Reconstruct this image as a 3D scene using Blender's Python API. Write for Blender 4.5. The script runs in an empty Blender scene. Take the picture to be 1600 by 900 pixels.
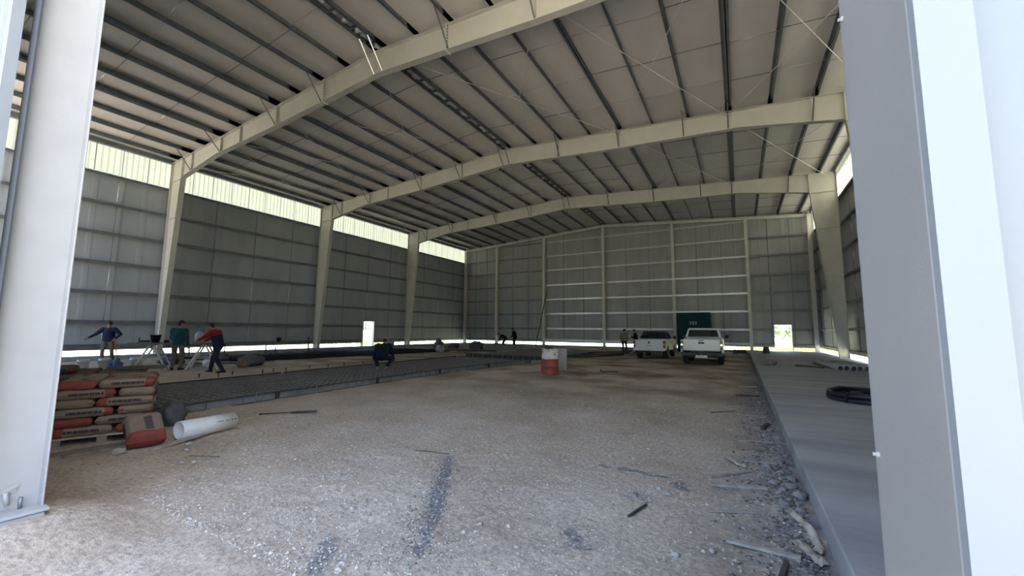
import bpy, bmesh, math, random
from mathutils import Vector, Matrix, noise
from math import sin, cos, pi, radians, sqrt, atan2

random.seed(7)
S = bpy.context.scene
COL = S.collection
PI = pi

# ------------------------------------------------------------------ camera, sky, sun, exposure
def make_camera():
    yaw, pitch, roll = 0.51252, 0.10461, 0.00872
    f = Vector((-sin(yaw) * cos(pitch), cos(yaw) * cos(pitch), sin(pitch)))
    r = Vector((cos(yaw), sin(yaw), 0))
    u = r.cross(f)
    r2 = r * cos(roll) + u * sin(roll)
    u2 = -r * sin(roll) + u * cos(roll)
    M = Matrix((r2, u2, -f)).transposed().to_4x4()
    M.translation = Vector((10.656, 0.0, 1.55))
    cd = bpy.data.cameras.new('camera')
    cd.sensor_width = 36.0
    cd.lens = 630.31 / 1600 * 36.0
    cd.clip_start = 0.05
    cd.clip_end = 600
    co = bpy.data.objects.new('camera', cd)
    co.matrix_world = M
    COL.objects.link(co)
    S.camera = co
make_camera()

SUN_ELEV, SUN_AZ = radians(58), radians(62)      # azimuth measured from +Y towards +X
w = bpy.data.worlds.new('sky'); S.world = w; w.use_nodes = True
nt = w.node_tree; nt.nodes.clear()
sky = nt.nodes.new('ShaderNodeTexSky'); sky.sky_type = 'NISHITA'; sky.sun_disc = False
sky.sun_elevation = SUN_ELEV; sky.sun_rotation = SUN_AZ
sky.air_density = 1.0; sky.dust_density = 3.0; sky.ozone_density = 1.0
bg = nt.nodes.new('ShaderNodeBackground'); bg.inputs['Strength'].default_value = 0.29
out = nt.nodes.new('ShaderNodeOutputWorld')
nt.links.new(sky.outputs[0], bg.inputs['Color']); nt.links.new(bg.outputs[0], out.inputs['Surface'])
sd = bpy.data.lights.new('sun', 'SUN'); sd.energy = 12.5; sd.angle = radians(0.6); sd.color = (1.0, 0.97, 0.91)
so = bpy.data.objects.new('sun', sd); COL.objects.link(so)
sv = Vector((sin(SUN_AZ) * cos(SUN_ELEV), cos(SUN_AZ) * cos(SUN_ELEV), sin(SUN_ELEV)))
so.rotation_euler = sv.to_track_quat('Z', 'Y').to_euler()
so.location = (30, 30, 40)

S.view_settings.view_transform = 'Standard'
S.view_settings.look = 'None'
S.view_settings.exposure = 2.2
S.view_settings.gamma = 1.0
S.view_settings.use_curve_mapping = False
S.cycles.use_denoising = True
S.cycles.max_bounces = 9
S.cycles.diffuse_bounces = 7
S.cycles.glossy_bounces = 3
S.cycles.transmission_bounces = 4
S.cycles.sample_clamp_indirect = 6.0
S.cycles.caustics_reflective = False
S.cycles.caustics_refractive = False

# ------------------------------------------------------------------ materials
MATS = {}
def mat(name, c, rough=0.6, metal=0.0, c2=None, scale=6.0, bump=0.0, bscale=None, spec=0.5, stretch=None, detail=5.0, lo=0.35, hi=0.65):
    """Principled surface, optional two-colour noise wear and bump."""
    if name in MATS: return MATS[name]
    m = bpy.data.materials.new(name); m.use_nodes = True
    n = m.node_tree.nodes; L = m.node_tree.links
    b = n['Principled BSDF']
    b.inputs['Base Color'].default_value = (*c, 1)
    b.inputs['Roughness'].default_value = rough
    b.inputs['Metallic'].default_value = metal
    b.inputs['Specular IOR Level'].default_value = spec
    if c2 is not None or bump:
        tc = n.new('ShaderNodeTexCoord')
        src = tc.outputs['Object']
        if stretch:
            mp = n.new('ShaderNodeMapping'); mp.inputs['Scale'].default_value = stretch
            L.new(src, mp.inputs['Vector']); src = mp.outputs[0]
    if c2 is not None:
        tx = n.new('ShaderNodeTexNoise'); tx.inputs['Scale'].default_value = scale; tx.inputs['Detail'].default_value = detail
        L.new(src, tx.inputs['Vector'])
        rp = n.new('ShaderNodeValToRGB')
        rp.color_ramp.elements[0].position = lo; rp.color_ramp.elements[0].color = (*c, 1)
        rp.color_ramp.elements[1].position = hi; rp.color_ramp.elements[1].color = (*c2, 1)
        L.new(tx.outputs['Fac'], rp.inputs[0]); L.new(rp.outputs[0], b.inputs['Base Color'])
    if bump:
        bx = n.new('ShaderNodeTexNoise'); bx.inputs['Scale'].default_value = bscale or scale * 4; bx.inputs['Detail'].default_value = 6
        L.new(src, bx.inputs['Vector'])
        bp = n.new('ShaderNodeBump'); bp.inputs['Strength'].default_value = bump; bp.inputs['Distance'].default_value = 0.02
        L.new(bx.outputs['Fac'], bp.inputs['Height']); L.new(bp.outputs[0], b.inputs['Normal'])
    MATS[name] = m
    return m

STEEL = mat('cream_painted_steel', (0.57, 0.56, 0.51), 0.5, c2=(0.52, 0.51, 0.46), scale=1.5)
STEEL_E = mat('grey_painted_steel', (0.62, 0.61, 0.56), 0.5, c2=(0.56, 0.55, 0.51), scale=2)
GALV = mat('galvanised_steel', (0.20, 0.22, 0.24), 0.45, 0.5, c2=(0.15, 0.168, 0.185), scale=3)
GALV_L = mat('bright_galvanised_steel', (0.75, 0.77, 0.78), 0.30, 0.9)
LINER = mat('roof_insulation_facing', (0.78, 0.745, 0.71), 0.5, c2=(0.68, 0.65, 0.615), scale=0.7, bump=0.25, bscale=1.6, stretch=(1, .35, 1))
SHEET = mat('wall_sheeting', (0.37, 0.40, 0.43), 0.45, c2=(0.32, 0.35, 0.38), scale=1.2, stretch=(1, 1, .25))
SHEET_END = mat('end_wall_sheeting', (0.335, 0.345, 0.345), 0.42, c2=(0.285, 0.295, 0.295), scale=1.2, stretch=(1, 1, .25))
CLAD = mat('white_cladding', (0.205, 0.228, 0.25), 0.5, c2=(0.195, 0.217, 0.238), scale=2)
WHITE_ST = mat('white_painted_steel', (0.355, 0.36, 0.363), 0.5, c2=(0.33, 0.335, 0.338), scale=3, bump=0.06, bscale=160)
CONC = mat('concrete', (0.39, 0.40, 0.405), 0.75, c2=(0.235, 0.245, 0.255), scale=1.3, bump=0.15, bscale=30, stretch=(.25, 1.6, 1), lo=.28, hi=.72)
SHADE_ST = mat('shaded_white_steel', (0.232, 0.236, 0.238), 0.55, c2=(0.214, 0.218, 0.22), scale=3, bump=0.06, bscale=160)  # darker copy of the white steel, right jamb's shade painted into its colour
DARKGAP = mat('gap_shade_and_bolt_dark', (0.03, 0.035, 0.045), 0.7)  # painted shade of the left post's gap; splice bolts use it too

def translucent(name, c):
    m = bpy.data.materials.new(name); m.use_nodes = True
    n = m.node_tree.nodes; L = m.node_tree.links; n.clear()
    o = n.new('ShaderNodeOutputMaterial'); mx = n.new('ShaderNodeMixShader'); mx.inputs[0].default_value = 0.62
    d = n.new('ShaderNodeBsdfDiffuse'); t = n.new('ShaderNodeBsdfTranslucent')
    tc = n.new('ShaderNodeTexCoord'); mp = n.new('ShaderNodeMapping'); mp.inputs['Scale'].default_value = (3, 9, .6)
    tx = n.new('ShaderNodeTexNoise'); tx.inputs['Scale'].default_value = 1.5
    L.new(tc.outputs['Object'], mp.inputs[0]); L.new(mp.outputs[0], tx.inputs[0])
    rp = n.new('ShaderNodeValToRGB'); rp.color_ramp.elements[0].color = (*[x * .86 for x in c], 1); rp.color_ramp.elements[1].color = (*c, 1)
    rp.color_ramp.elements[0].position = .3; rp.color_ramp.elements[1].position = .7
    L.new(tx.outputs['Fac'], rp.inputs[0]); L.new(rp.outputs[0], t.inputs[0])
    d.inputs[0].default_value = (*[x * .9 for x in c], 1)
    L.new(d.outputs[0], mx.inputs[1]); L.new(t.outputs[0], mx.inputs[2]); L.new(mx.outputs[0], o.inputs[0])
    return m
FIBRE = translucent('translucent_fibreglass', (0.345, 0.34, 0.285))

# ------------------------------------------------------------------ mesh helpers
class MB:
    def __init__(s): s.v = []; s.f = []; s.m = []; s.s = []
    def add(s, vs, fs, mi=0, sm=False):
        o = len(s.v); s.v += [tuple(v) for v in vs]
        for f in fs: s.f.append(tuple(i + o for i in f)); s.m.append(mi); s.s.append(sm)
        return s
    def box(s, x0, x1, y0, y1, z0, z1, mi=0):
        vs = [(x, y, z) for z in (z0, z1) for y in (y0, y1) for x in (x0, x1)]
        return s.add(vs, [(0, 2, 3, 1), (4, 5, 7, 6), (0, 1, 5, 4), (2, 6, 7, 3), (0, 4, 6, 2), (1, 3, 7, 5)], mi)
    def obox(s, c, size, M=None, mi=0):
        M = M or Matrix.Identity(3); c = Vector(c); hx, hy, hz = (q / 2 for q in size)
        vs = [c + M @ Vector((x, y, z)) for z in (-hz, hz) for y in (-hy, hy) for x in (-hx, hx)]
        return s.add(vs, [(0, 2, 3, 1), (4, 5, 7, 6), (0, 1, 5, 4), (2, 6, 7, 3), (0, 4, 6, 2), (1, 3, 7, 5)], mi)
    def bar(s, a, b, wd, h, mi=0, up=(0, 0, 1)):
        a = Vector(a); b = Vector(b); d = (b - a); L = d.length; d.normalize()
        up = Vector(up)
        if abs(d.dot(up)) > .98: up = Vector((1, 0, 0))
        x = d.cross(up).normalized(); z = x.cross(d)
        return s.obox((a + b) / 2, (wd, L, h), Matrix((x, d, z)).transposed(), mi)
    def tube(s, pts, r, n=8, mi=0, cap=True, sm=True):
        pts = [Vector(p) for p in pts]; rs = r if isinstance(r, (list, tuple)) else [r] * len(pts)
        vs = []; prev = None
        for i, p in enumerate(pts):
            d = (pts[min(i + 1, len(pts) - 1)] - pts[max(i - 1, 0)]).normalized()
            if prev is None:
                a = Vector((0, 0, 1)) if abs(d.z) < .9 else Vector((1, 0, 0))
                x = d.cross(a).normalized()
            else:
                x = (prev - d * prev.dot(d)).normalized()
            prev = x; y = d.cross(x)
            for k in range(n):
                t = 2 * PI * k / n
                vs.append(p + (x * cos(t) + y * sin(t)) * rs[i])
        fs = []
        for i in range(len(pts) - 1):
            for k in range(n):
                k2 = (k + 1) % n
                fs.append((i * n + k, i * n + k2, (i + 1) * n + k2, (i + 1) * n + k))
        s.add(vs, fs, mi, sm)
        if cap:
            o = len(s.v) - len(vs); m = (len(pts) - 1) * n
            s.f.append(tuple(o + k for k in reversed(range(n)))); s.m.append(mi); s.s.append(False)
            s.f.append(tuple(o + m + k for k in range(n))); s.m.append(mi); s.s.append(False)
        return s
    def lathe(s, prof, n=24, M=None, mi=0, sm=True, close=True):
        M = M or Matrix.Identity(4); vs = []
        for r, z in prof:
            for k in range(n):
                t = 2 * PI * k / n; vs.append(M @ Vector((r * cos(t), r * sin(t), z)))
        fs = []
        for i in range(len(prof) - 1):
            for k in range(n):
                k2 = (k + 1) % n; fs.append((i * n + k, i * n + k2, (i + 1) * n + k2, (i + 1) * n + k))
        s.add(vs, fs, mi, sm)
        if close:
            o = len(s.v) - len(vs)
            if prof[0][0] > 1e-5: s.f.append(tuple(o + k for k in reversed(range(n)))); s.m.append(mi); s.s.append(False)
            if prof[-1][0] > 1e-5: s.f.append(tuple(o + (len(prof) - 1) * n + k for k in range(n))); s.m.append(mi); s.s.append(False)
        return s
    def prism(s, poly, a, b, ax='x', mi=0):
        """polygon in the plane normal to ax, extruded from a to b."""
        n = len(poly)
        def P(q, t):
            if ax == 'x': return (t, q[0], q[1])
            if ax == 'y': return (q[0], t, q[1])
            return (q[0], q[1], t)
        vs = [P(q, a) for q in poly] + [P(q, b) for q in poly]
        fs = [tuple(range(n)), tuple(reversed(range(n, 2 * n)))]
        fs += [(i, i + n, (i + 1) % n + n, (i + 1) % n) for i in range(n)]
        return s.add(vs, fs, mi)
    def ell(s, c, rad, M=None, seg=12, rings=8, mi=0, fn=None):
        M = M or Matrix.Identity(3); c = Vector(c); vs = []
        for i in range(rings + 1):
            ph = PI * i / rings
            for k in range(seg):
                t = 2 * PI * k / seg
                p = Vector((rad[0] * sin(ph) * cos(t), rad[1] * sin(ph) * sin(t), rad[2] * cos(ph)))
                if fn: p = fn(p)
                vs.append(c + M @ p)
        fs = []
        for i in range(rings):
            for k in range(seg):
                k2 = (k + 1) % seg; fs.append((i * seg + k, (i + 1) * seg + k, (i + 1) * seg + k2, i * seg + k2))
        return s.add(vs, fs, mi, True)
    def loft(s, rings, mi=0, sm=True):
        n = len(rings[0]); vs = [p for r in rings for p in r]; fs = []
        for i in range(len(rings) - 1):
            for k in range(n):
                k2 = (k + 1) % n; fs.append((i * n + k, i * n + k2, (i + 1) * n + k2, (i + 1) * n + k))
        s.add(vs, fs, mi, sm); o = len(s.v) - len(vs)
        s.f.append(tuple(o + k for k in reversed(range(n)))); s.m.append(mi); s.s.append(False)
        s.f.append(tuple(o + (len(rings) - 1) * n + k for k in range(n))); s.m.append(mi); s.s.append(False)
        return s
    def data(s, name, mats, fix=True):
        me = bpy.data.meshes.new(name); me.from_pydata(s.v, [], s.f)
        for m in (mats if isinstance(mats, (list, tuple)) else [mats]): me.materials.append(m)
        me.polygons.foreach_set('material_index', s.m); me.polygons.foreach_set('use_smooth', s.s)
        if fix:
            bm = bmesh.new(); bm.from_mesh(me)
            bmesh.ops.remove_doubles(bm, verts=bm.verts, dist=1e-6)
            bmesh.ops.recalc_face_normals(bm, faces=bm.faces); bm.to_mesh(me); bm.free()
        me.update()
        return me
    def build(s, name, mats, parent=None, bevel=0, seg=2, loc=None, rot=None, fix=True):
        o = bpy.data.objects.new(name, s.data(name, mats, fix)); COL.objects.link(o)
        if parent is not None: o.parent = parent
        if loc is not None: o.location = loc
        if rot is not None: o.rotation_euler = rot
        if bevel:
            b = o.modifiers.new('bevel', 'BEVEL'); b.width = bevel; b.segments = seg; b.limit_method = 'ANGLE'; b.angle_limit = radians(40)
        return o

def tag(o, label, cat=None, group=None, kind=None):
    o['label'] = label
    if cat: o['category'] = cat
    if group: o['group'] = group
    if kind: o['kind'] = kind
    return o
def thing(name, label, cat, loc=(0, 0, 0), rz=0, group=None, kind=None):
    o = bpy.data.objects.new(name, None); COL.objects.link(o); o.empty_display_size = .2
    o.location = loc; o.rotation_euler = (0, 0, rz)
    return tag(o, label, cat, group, kind)
def dup(root, loc, rot=None, label=None, group=None):
    r = root.copy(); COL.objects.link(r); r.location = loc
    if rot is not None: r.rotation_euler = rot
    if label: r['label'] = label
    if group: r['group'] = group
    for ch in list(root.children):
        c = ch.copy(); COL.objects.link(c); c.parent = r
        for g in list(ch.children):
            d = g.copy(); COL.objects.link(d); d.parent = c
    return r
ORD = ['', 'first', 'second', 'third', 'fourth', 'fifth', 'sixth', 'seventh', 'eighth', 'ninth', 'tenth', 'eleventh', 'twelfth']

# ------------------------------------------------------------------ the building
W, EAVE, RIDGE = 15.607, 10.32, 11.361           # outer face of the frames, rafter top at eave and ridge
SL = (RIDGE - EAVE) / W
Y0, BAY = 0.40, 8.929
FR = [Y0 + i * BAY for i in range(5)]            # frame lines, the last one is the end wall
YE = FR[4]
ZS = 0.21                                        # top of slab and column bases
C1, C2 = 5.984, 11.40
SLAB_X = 11.15
def ztop(x): return RIDGE - SL * abs(x)

def noise2(x, y, s, z=0.0): return noise.noise(Vector((x * s, y * s, z)))
def dirt_z(x, y):
    z = 0.022 * noise2(x, y, 0.6) + 0.014 * noise2(x, y, 1.9, 3)
    near = max(0.0, 1 - max(0, y - 3) / 14)
    z += near * (0.014 * noise2(x, y, 6, 5) + 0.010 * noise2(x, y, 14, 9))
    z += 0.19 * math.exp(-((((x - 6.0) / 0.75) ** 2 + ((y - 0.85) / 0.62) ** 2)) ** 1.6)          # heap at the door post
    ruts = math.exp(-((x - (8.35 - 0.12 * (y - 2.5))) / 0.16) ** 2) * (1 if 1.6 < y < 4.6 else 0)
    z += 0.012 * ruts
    e = SLAB_X - x
    if e < 0.8: z += 0.04 * noise2(x, y, 4, 21) * (1 - e / .8) + (0.05 * (1 - e / .35) * (0.4 + noise2(x, y, 1.2, 4)) if e < .35 else 0)
    return z

STREAKS = [((7.50, 4.10), (7.75, 3.70), .045), ((7.75, 3.70), (8.05, 3.25), .08), ((8.05, 3.25), (8.35, 2.80), .10), ((8.35, 2.80), (8.62, 2.30), .06), ((7.95, 2.10), (8.25, 1.75), .08),
           ((10.02, 4.62), (10.12, 4.5), .09), ((9.45, 3.15), (9.6, 2.95), .08), ((9.7, 4.15), (9.85, 4.0), .05), ((9.2, 4.8), (9.9, 4.75), .05)]
def gravel_mask(x, y):
    k = 0.0
    if 1.2 < y < 5.5 and x > 6.5:
        for a, b, wd in STREAKS:
            dx, dy = b[0] - a[0], b[1] - a[1]; t = max(0, min(1, ((x - a[0]) * dx + (y - a[1]) * dy) / (dx * dx + dy * dy)))
            d = sqrt((x - a[0] - dx * t) ** 2 + (y - a[1] - dy * t) ** 2) / wd + .9 * noise.noise(Vector((x * 8, y * 8, 2))) + .4 * noise.noise(Vector((x * 21, y * 21, 6)))
            k = max(k, max(0.0, min(1.0, 1.35 - d)))
    return k * .66
def build_ground():
    def axis(segs):
        o = []
        for a, b, st in segs:
            n = max(1, int(round((b - a) / st))); o += [a + (b - a) * i / n for i in range(n)]
        return o + [segs[-1][1]]
    xs = axis([(-15.3, -4, .45), (-4, 3, .2), (3, 6.4, .07), (6.4, SLAB_X + .02, .04)])
    ys = axis([(-2.5, 1.2, .1), (1.2, 5, .04), (5, 9, .07), (9, 16, .15), (16, YE - .1, .4)])
    nx = len(xs); vs = [(x, y, dirt_z(x, y)) for y in ys for x in xs]
    fs = [(j * nx + i, j * nx + i + 1, (j + 1) * nx + i + 1, (j + 1) * nx + i) for j in range(len(ys) - 1) for i in range(nx - 1)]
    m = bpy.data.materials.new('packed_dirt'); m.use_nodes = True
    n = m.node_tree.nodes; L = m.node_tree.links; b = n['Principled BSDF']
    b.inputs['Roughness'].default_value = 0.95; b.inputs['Specular IOR Level'].default_value = 0.15
    tc = n.new('ShaderNodeTexCoord')
    def nz(sc, det=6, rough=.6):
        t = n.new('ShaderNodeTexNoise'); t.inputs['Scale'].default_value = sc; t.inputs['Detail'].default_value = det; t.inputs['Roughness'].default_value = rough
        L.new(tc.outputs['Object'], t.inputs['Vector']); return t.outputs['Fac']
    def ramp(fac, a, c, b_, d):
        r = n.new('ShaderNodeValToRGB'); r.color_ramp.elements[0].position = a; r.color_ramp.elements[0].color = (*c, 1)
        r.color_ramp.elements[1].position = b_; r.color_ramp.elements[1].color = (*d, 1); L.new(fac, r.inputs[0]); return r.outputs[0]
    def mix(a, b_, f, mode='MIX'):
        x = n.new('ShaderNodeMix'); x.data_type = 'RGBA'; x.blend_type = mode
        if isinstance(f, float): x.inputs[0].default_value = f
        else: L.new(f, x.inputs[0])
        L.new(a, x.inputs[6]); L.new(b_, x.inputs[7]); return x.outputs[2]
    base = ramp(nz(0.35, 4), .38, (0.52, 0.43, 0.335), .62, (0.585, 0.515, 0.425))
    grey = ramp(nz(0.9, 6), .35, (0.43, 0.36, 0.29), .7, (0.70, 0.64, 0.56))
    c1 = mix(base, grey, .5)
    fine = ramp(nz(24, 8, .75), .36, (0.50, 0.48, 0.46), .60, (1.12, 1.10, 1.07))
    c2 = mix(c1, fine, .8, 'MULTIPLY')
    # darker red-brown patches, increasing further in
    pt = n.new('ShaderNodeMath'); pt.operation = 'MULTIPLY'
    sx = n.new('ShaderNodeSeparateXYZ'); L.new(tc.outputs['Object'], sx.inputs[0])
    mr = n.new('ShaderNodeMapRange'); mr.inputs[1].default_value = 6; mr.inputs[2].default_value = 14; L.new(sx.outputs['Y'], mr.inputs[0])
    pr = n.new('ShaderNodeMapRange'); pr.inputs[1].default_value = .42; pr.inputs[2].default_value = .62; L.new(nz(0.5, 5), pr.inputs[0])
    L.new(mr.outputs[0], pt.inputs[0]); L.new(pr.outputs[0], pt.inputs[1])
    red = ramp(nz(2, 4), .3, (0.13, 0.095, 0.075), .7, (0.21, 0.155, 0.125))
    c3 = mix(c2, red, pt.outputs[0])
    # cement-grey crumbs along the slab edge
    me = n.new('ShaderNodeMapRange'); me.inputs[1].default_value = 10.1; me.inputs[2].default_value = 11.1; L.new(sx.outputs['X'], me.inputs[0])
    gm = n.new('ShaderNodeMath'); gm.operation = 'MULTIPLY'; gr = n.new('ShaderNodeMapRange'); gr.inputs[1].default_value = .3; gr.inputs[2].default_value = .6
    L.new(nz(3, 6), gr.inputs[0]); L.new(gr.outputs[0], gm.inputs[0]); L.new(me.outputs[0], gm.inputs[1])
    dg = ramp(nz(14, 6), .3, (0.15, 0.15, 0.16), .7, (0.27, 0.27, 0.28))
    c4 = mix(c3, dg, gm.outputs[0])
    vc = n.new('ShaderNodeVertexColor'); vc.layer_name = 'gravel_mask'
    gv = ramp(nz(40, 8, .75), .38, (0.10, 0.098, 0.093), .62, (0.36, 0.345, 0.325))
    gk = n.new('ShaderNodeMath'); gk.operation = 'MULTIPLY_ADD'; gk.inputs[1].default_value = 1.0; L.new(nz(22, 7, .7), gk.inputs[0]); L.new(vc.outputs['Color'], gk.inputs[2])
    gm2 = n.new('ShaderNodeMapRange'); gm2.inputs[1].default_value = .78; gm2.inputs[2].default_value = 1.12; L.new(gk.outputs[0], gm2.inputs[0])
    c5 = mix(c4, gv, gm2.outputs[0])
    L.new(c5, b.inputs['Base Color'])
    bp = n.new('ShaderNodeBump'); bp.inputs['Strength'].default_value = .9; bp.inputs['Distance'].default_value = .03
    ad = n.new('ShaderNodeMath'); ad.operation = 'MULTIPLY_ADD'; ad.inputs[1].default_value = .5
    L.new(nz(55, 6, .7), ad.inputs[0]); L.new(nz(13, 6, .65), ad.inputs[2]); L.new(ad.outputs[0], bp.inputs['Height']); L.new(bp.outputs[0], b.inputs['Normal'])
    MATS['dirt'] = m
    o = MB().add(vs, fs, 0, True).build('ground_dirt', m, fix=False)
    ca = o.data.color_attributes.new('gravel_mask', 'FLOAT_COLOR', 'POINT')
    for i, (x, y, z) in enumerate(vs):
        k = gravel_mask(x, y); ca.data[i].color = (k, k, k, 1)
    tag(o, 'pale brown packed dirt floor of the unfinished hangar', 'ground', kind='structure')
build_ground()

def strips(a, b, n):
    return [a + (b - a) * i / n for i in range(n + 1)]
def rib_sheet(p0, p1, zlo, zhi, nrm, pitch=0.30, depth=0.028, mb=None, mi=0, sub=None):
    """vertical ribbed sheet between plan points, ribs standing towards nrm; zlo/zhi numbers or functions of the distance"""
    mb = mb or MB(); p0 = Vector((*p0, 0)); p1 = Vector((*p1, 0)); d = p1 - p0; L = d.length; d.normalize(); nv = Vector((*nrm, 0))
    n = max(1, int(L / pitch)); pr = []
    for i in range(n):
        a = L * i / n; s = L / n
        pr += [(a, 0), (a + s * .70, 0), (a + s * .77, depth), (a + s * .92, depth), (a + s * .99, 0)]
    pr.append((L, 0)); vs = []
    zl = zlo if callable(zlo) else (lambda t: zlo); zh = zhi if callable(zhi) else (lambda t: zhi)
    for t, dd in pr:
        q = p0 + d * t + nv * dd
        vs.append((q.x, q.y, zl(t))); vs.append((q.x, q.y, zh(t)))
    fs = [(2 * i, 2 * i + 2, 2 * i + 3, 2 * i + 1) for i in range(len(pr) - 1)]
    return mb.add(vs, fs, mi)

# --- slab, plinths
sl = MB().box(SLAB_X, W + .25, 1.35, YE + .05, -.1, ZS).build('floor_slab', CONC, bevel=.012)
tag(sl, 'smooth grey concrete slab along the right wall, a step above the dirt', 'floor', kind='structure')
pl = MB().box(-W - .25, -W + .25, Y0, YE + .2, -.3, ZS - .01).box(-W + .25, SLAB_X, YE - .25, YE + .2, -.3, ZS - .01).build('trim_foundation', CONC)
tag(pl, 'low concrete foundation strip under the left wall and far wall', 'foundation', kind='structure')
# --- outdoor terrain
TERR = mat('dry_grass_ground', (0.48, 0.46, 0.36), 0.95, c2=(0.38, 0.40, 0.25), scale=0.15, spec=.1)
DIRT_OUT = mat('pale_earth_outside', (0.40, 0.34, 0.28), 0.95, c2=(0.34, 0.29, 0.24), scale=0.5, spec=.1, bump=.3)
tv = MB().add([(-400, -400, -.12), (400, -400, -.12), (400, 400, -.12), (-400, 400, -.12)], [(0, 1, 2, 3)]).build('ground_outside', TERR)
tag(tv, 'sunlit dry grass field outside, seen through the doorways and below the walls', 'field', kind='structure')
ap = MB().add([(-30, -30, -.05), (40, -30, -.05), (40, -2.3, -.05), (-30, -2.3, -.05)], [(0, 1, 2, 3)]).build('ground_apron', DIRT_OUT)
tag(ap, 'bare pale earth in front of the hangar opening', 'ground', kind='structure')

# --- roof
FOIL = mat('white_foil_scrap', (.88, .88, .86), .4)
def build_roof():
    zr = .225
    mb = MB(); n = 26
    ys = strips(Y0 - .4, YE + .3, 60)
    for sgn in (-1, 1):
        xs = strips(0, W + .25, n)
        vs = [(sgn * x, y, ztop(x) + zr - 0.02 * abs(sin(x / 1.5 * PI)) * (0.6 + .4 * noise2(x, y, 1.1))) for y in ys for x in xs]
        m = n + 1
        mb.add(vs, [(j * m + i, j * m + i + 1, (j + 1) * m + i + 1, (j + 1) * m + i) for j in range(len(ys) - 1) for i in range(n)], 0, True)
    roof = mb.build('ceiling', LINER, fix=False)
    tag(roof, 'silver grey insulated underside of the pitched roof', 'roof', kind='structure')
    # outer roof sheet keeps daylight out
    mb = MB()
    for sgn in (-1, 1): mb.add([(0, Y0 - .5, RIDGE + .30), (sgn * (W + .4), Y0 - .5, ztop(W + .4) + .30), (sgn * (W + .4), YE + .4, ztop(W + .4) + .30), (0, YE + .4, RIDGE + .30)], [(0, 1, 2, 3)])
    o = mb.build('roof_sheet', GALV_L, roof); o['label'] = 'outer metal roof sheet'
    # purlins: Z sections bay by bay, some lapped into a double
    px = [.2, 1.7, 3.15, 4.65, 6.1, 7.6, 9.1, 10.6, 12.1, 13.55, 14.85]
    for sgn in (-1, 1):
        for i, x in enumerate(px):
            for b in range(4):
                y0, y1 = FR[b] - (.5 if b else .3), FR[b + 1] + (.5 if b < 3 else .1)
                mb = MB(); z = ztop(x)
                d = sgn * SL
                for k in range(2 if i in (4, 7) else 1):
                    xx = sgn * x + k * .10
                    mb.box(xx - .004, xx + .004, y0, y1, z, z + .2)
                    mb.box(xx - .004, xx + .07, y0, y1, z + .0, z + .006)
                    mb.box(xx + .064, xx + .07, y0, y1, z, z + .02)
                    mb.box(xx - .07, xx + .004, y0, y1, z + .194, z + .2)
                mb.build('purlin', GALV, roof)
    # eave struts
    for sgn in (-1, 1):
        for b in range(4):
            mb = MB(); z = EAVE + .0; x = sgn * (W + .02)
            mb.box(x - .11, x + .11, FR[b] + .0, FR[b + 1], z + .16, z + .17).box(x - sgn * .11 - .004, x - sgn * .11 + .004, FR[b], FR[b + 1], z - .03, z + .17)
            mb.box(x - .11, x + .11, FR[b], FR[b + 1], z - .04, z - .03)
            mb.build('eave_strut', GALV, roof)
    # sag rods across the purlins, a few lengths are bright
    for b in range(4):
        for k in range(1, 4):
            y = FR[b] + BAY * k / 4
            for sgn in (-1, 1):
                xs = [.2] + px[1:] + [W]
                mb = MB()
                for i in range(len(xs) - 1):
                    xa, xb = xs[i], xs[i + 1]
                    yy = y + (.05 if i % 2 else -.05)
                    bright = random.random() < .26
                    mb.tube([(sgn * xa, yy, ztop(xa) + .12), (sgn * xb, yy, ztop(xb) + .12)], .011, 6, 1 if bright else 0)
                mb.build('sag_rod', [GALV, GALV_L], roof)
    # ridge spacers of bright foil between the two ridge purlins
    for b in range(4):
        mb = MB()
        for k in range(11):
            y = FR[b] + BAY * (k + .5) / 11
            mb.obox((0, y, RIDGE + .05), (.34, .03, .1))
            for q in range(4):
                mb.obox((random.uniform(-.1, .1), y + random.uniform(.08, .6), RIDGE + .06), (random.uniform(.06, .14), random.uniform(.08, .2), .01),
                        Matrix.Rotation(random.uniform(-.6, .6), 3, 'X') @ Matrix.Rotation(random.uniform(-.4, .4), 3, 'Z'), 1)
        o = mb.build('ridge_spacer', [GALV, FOIL], roof)
build_roof()

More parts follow.
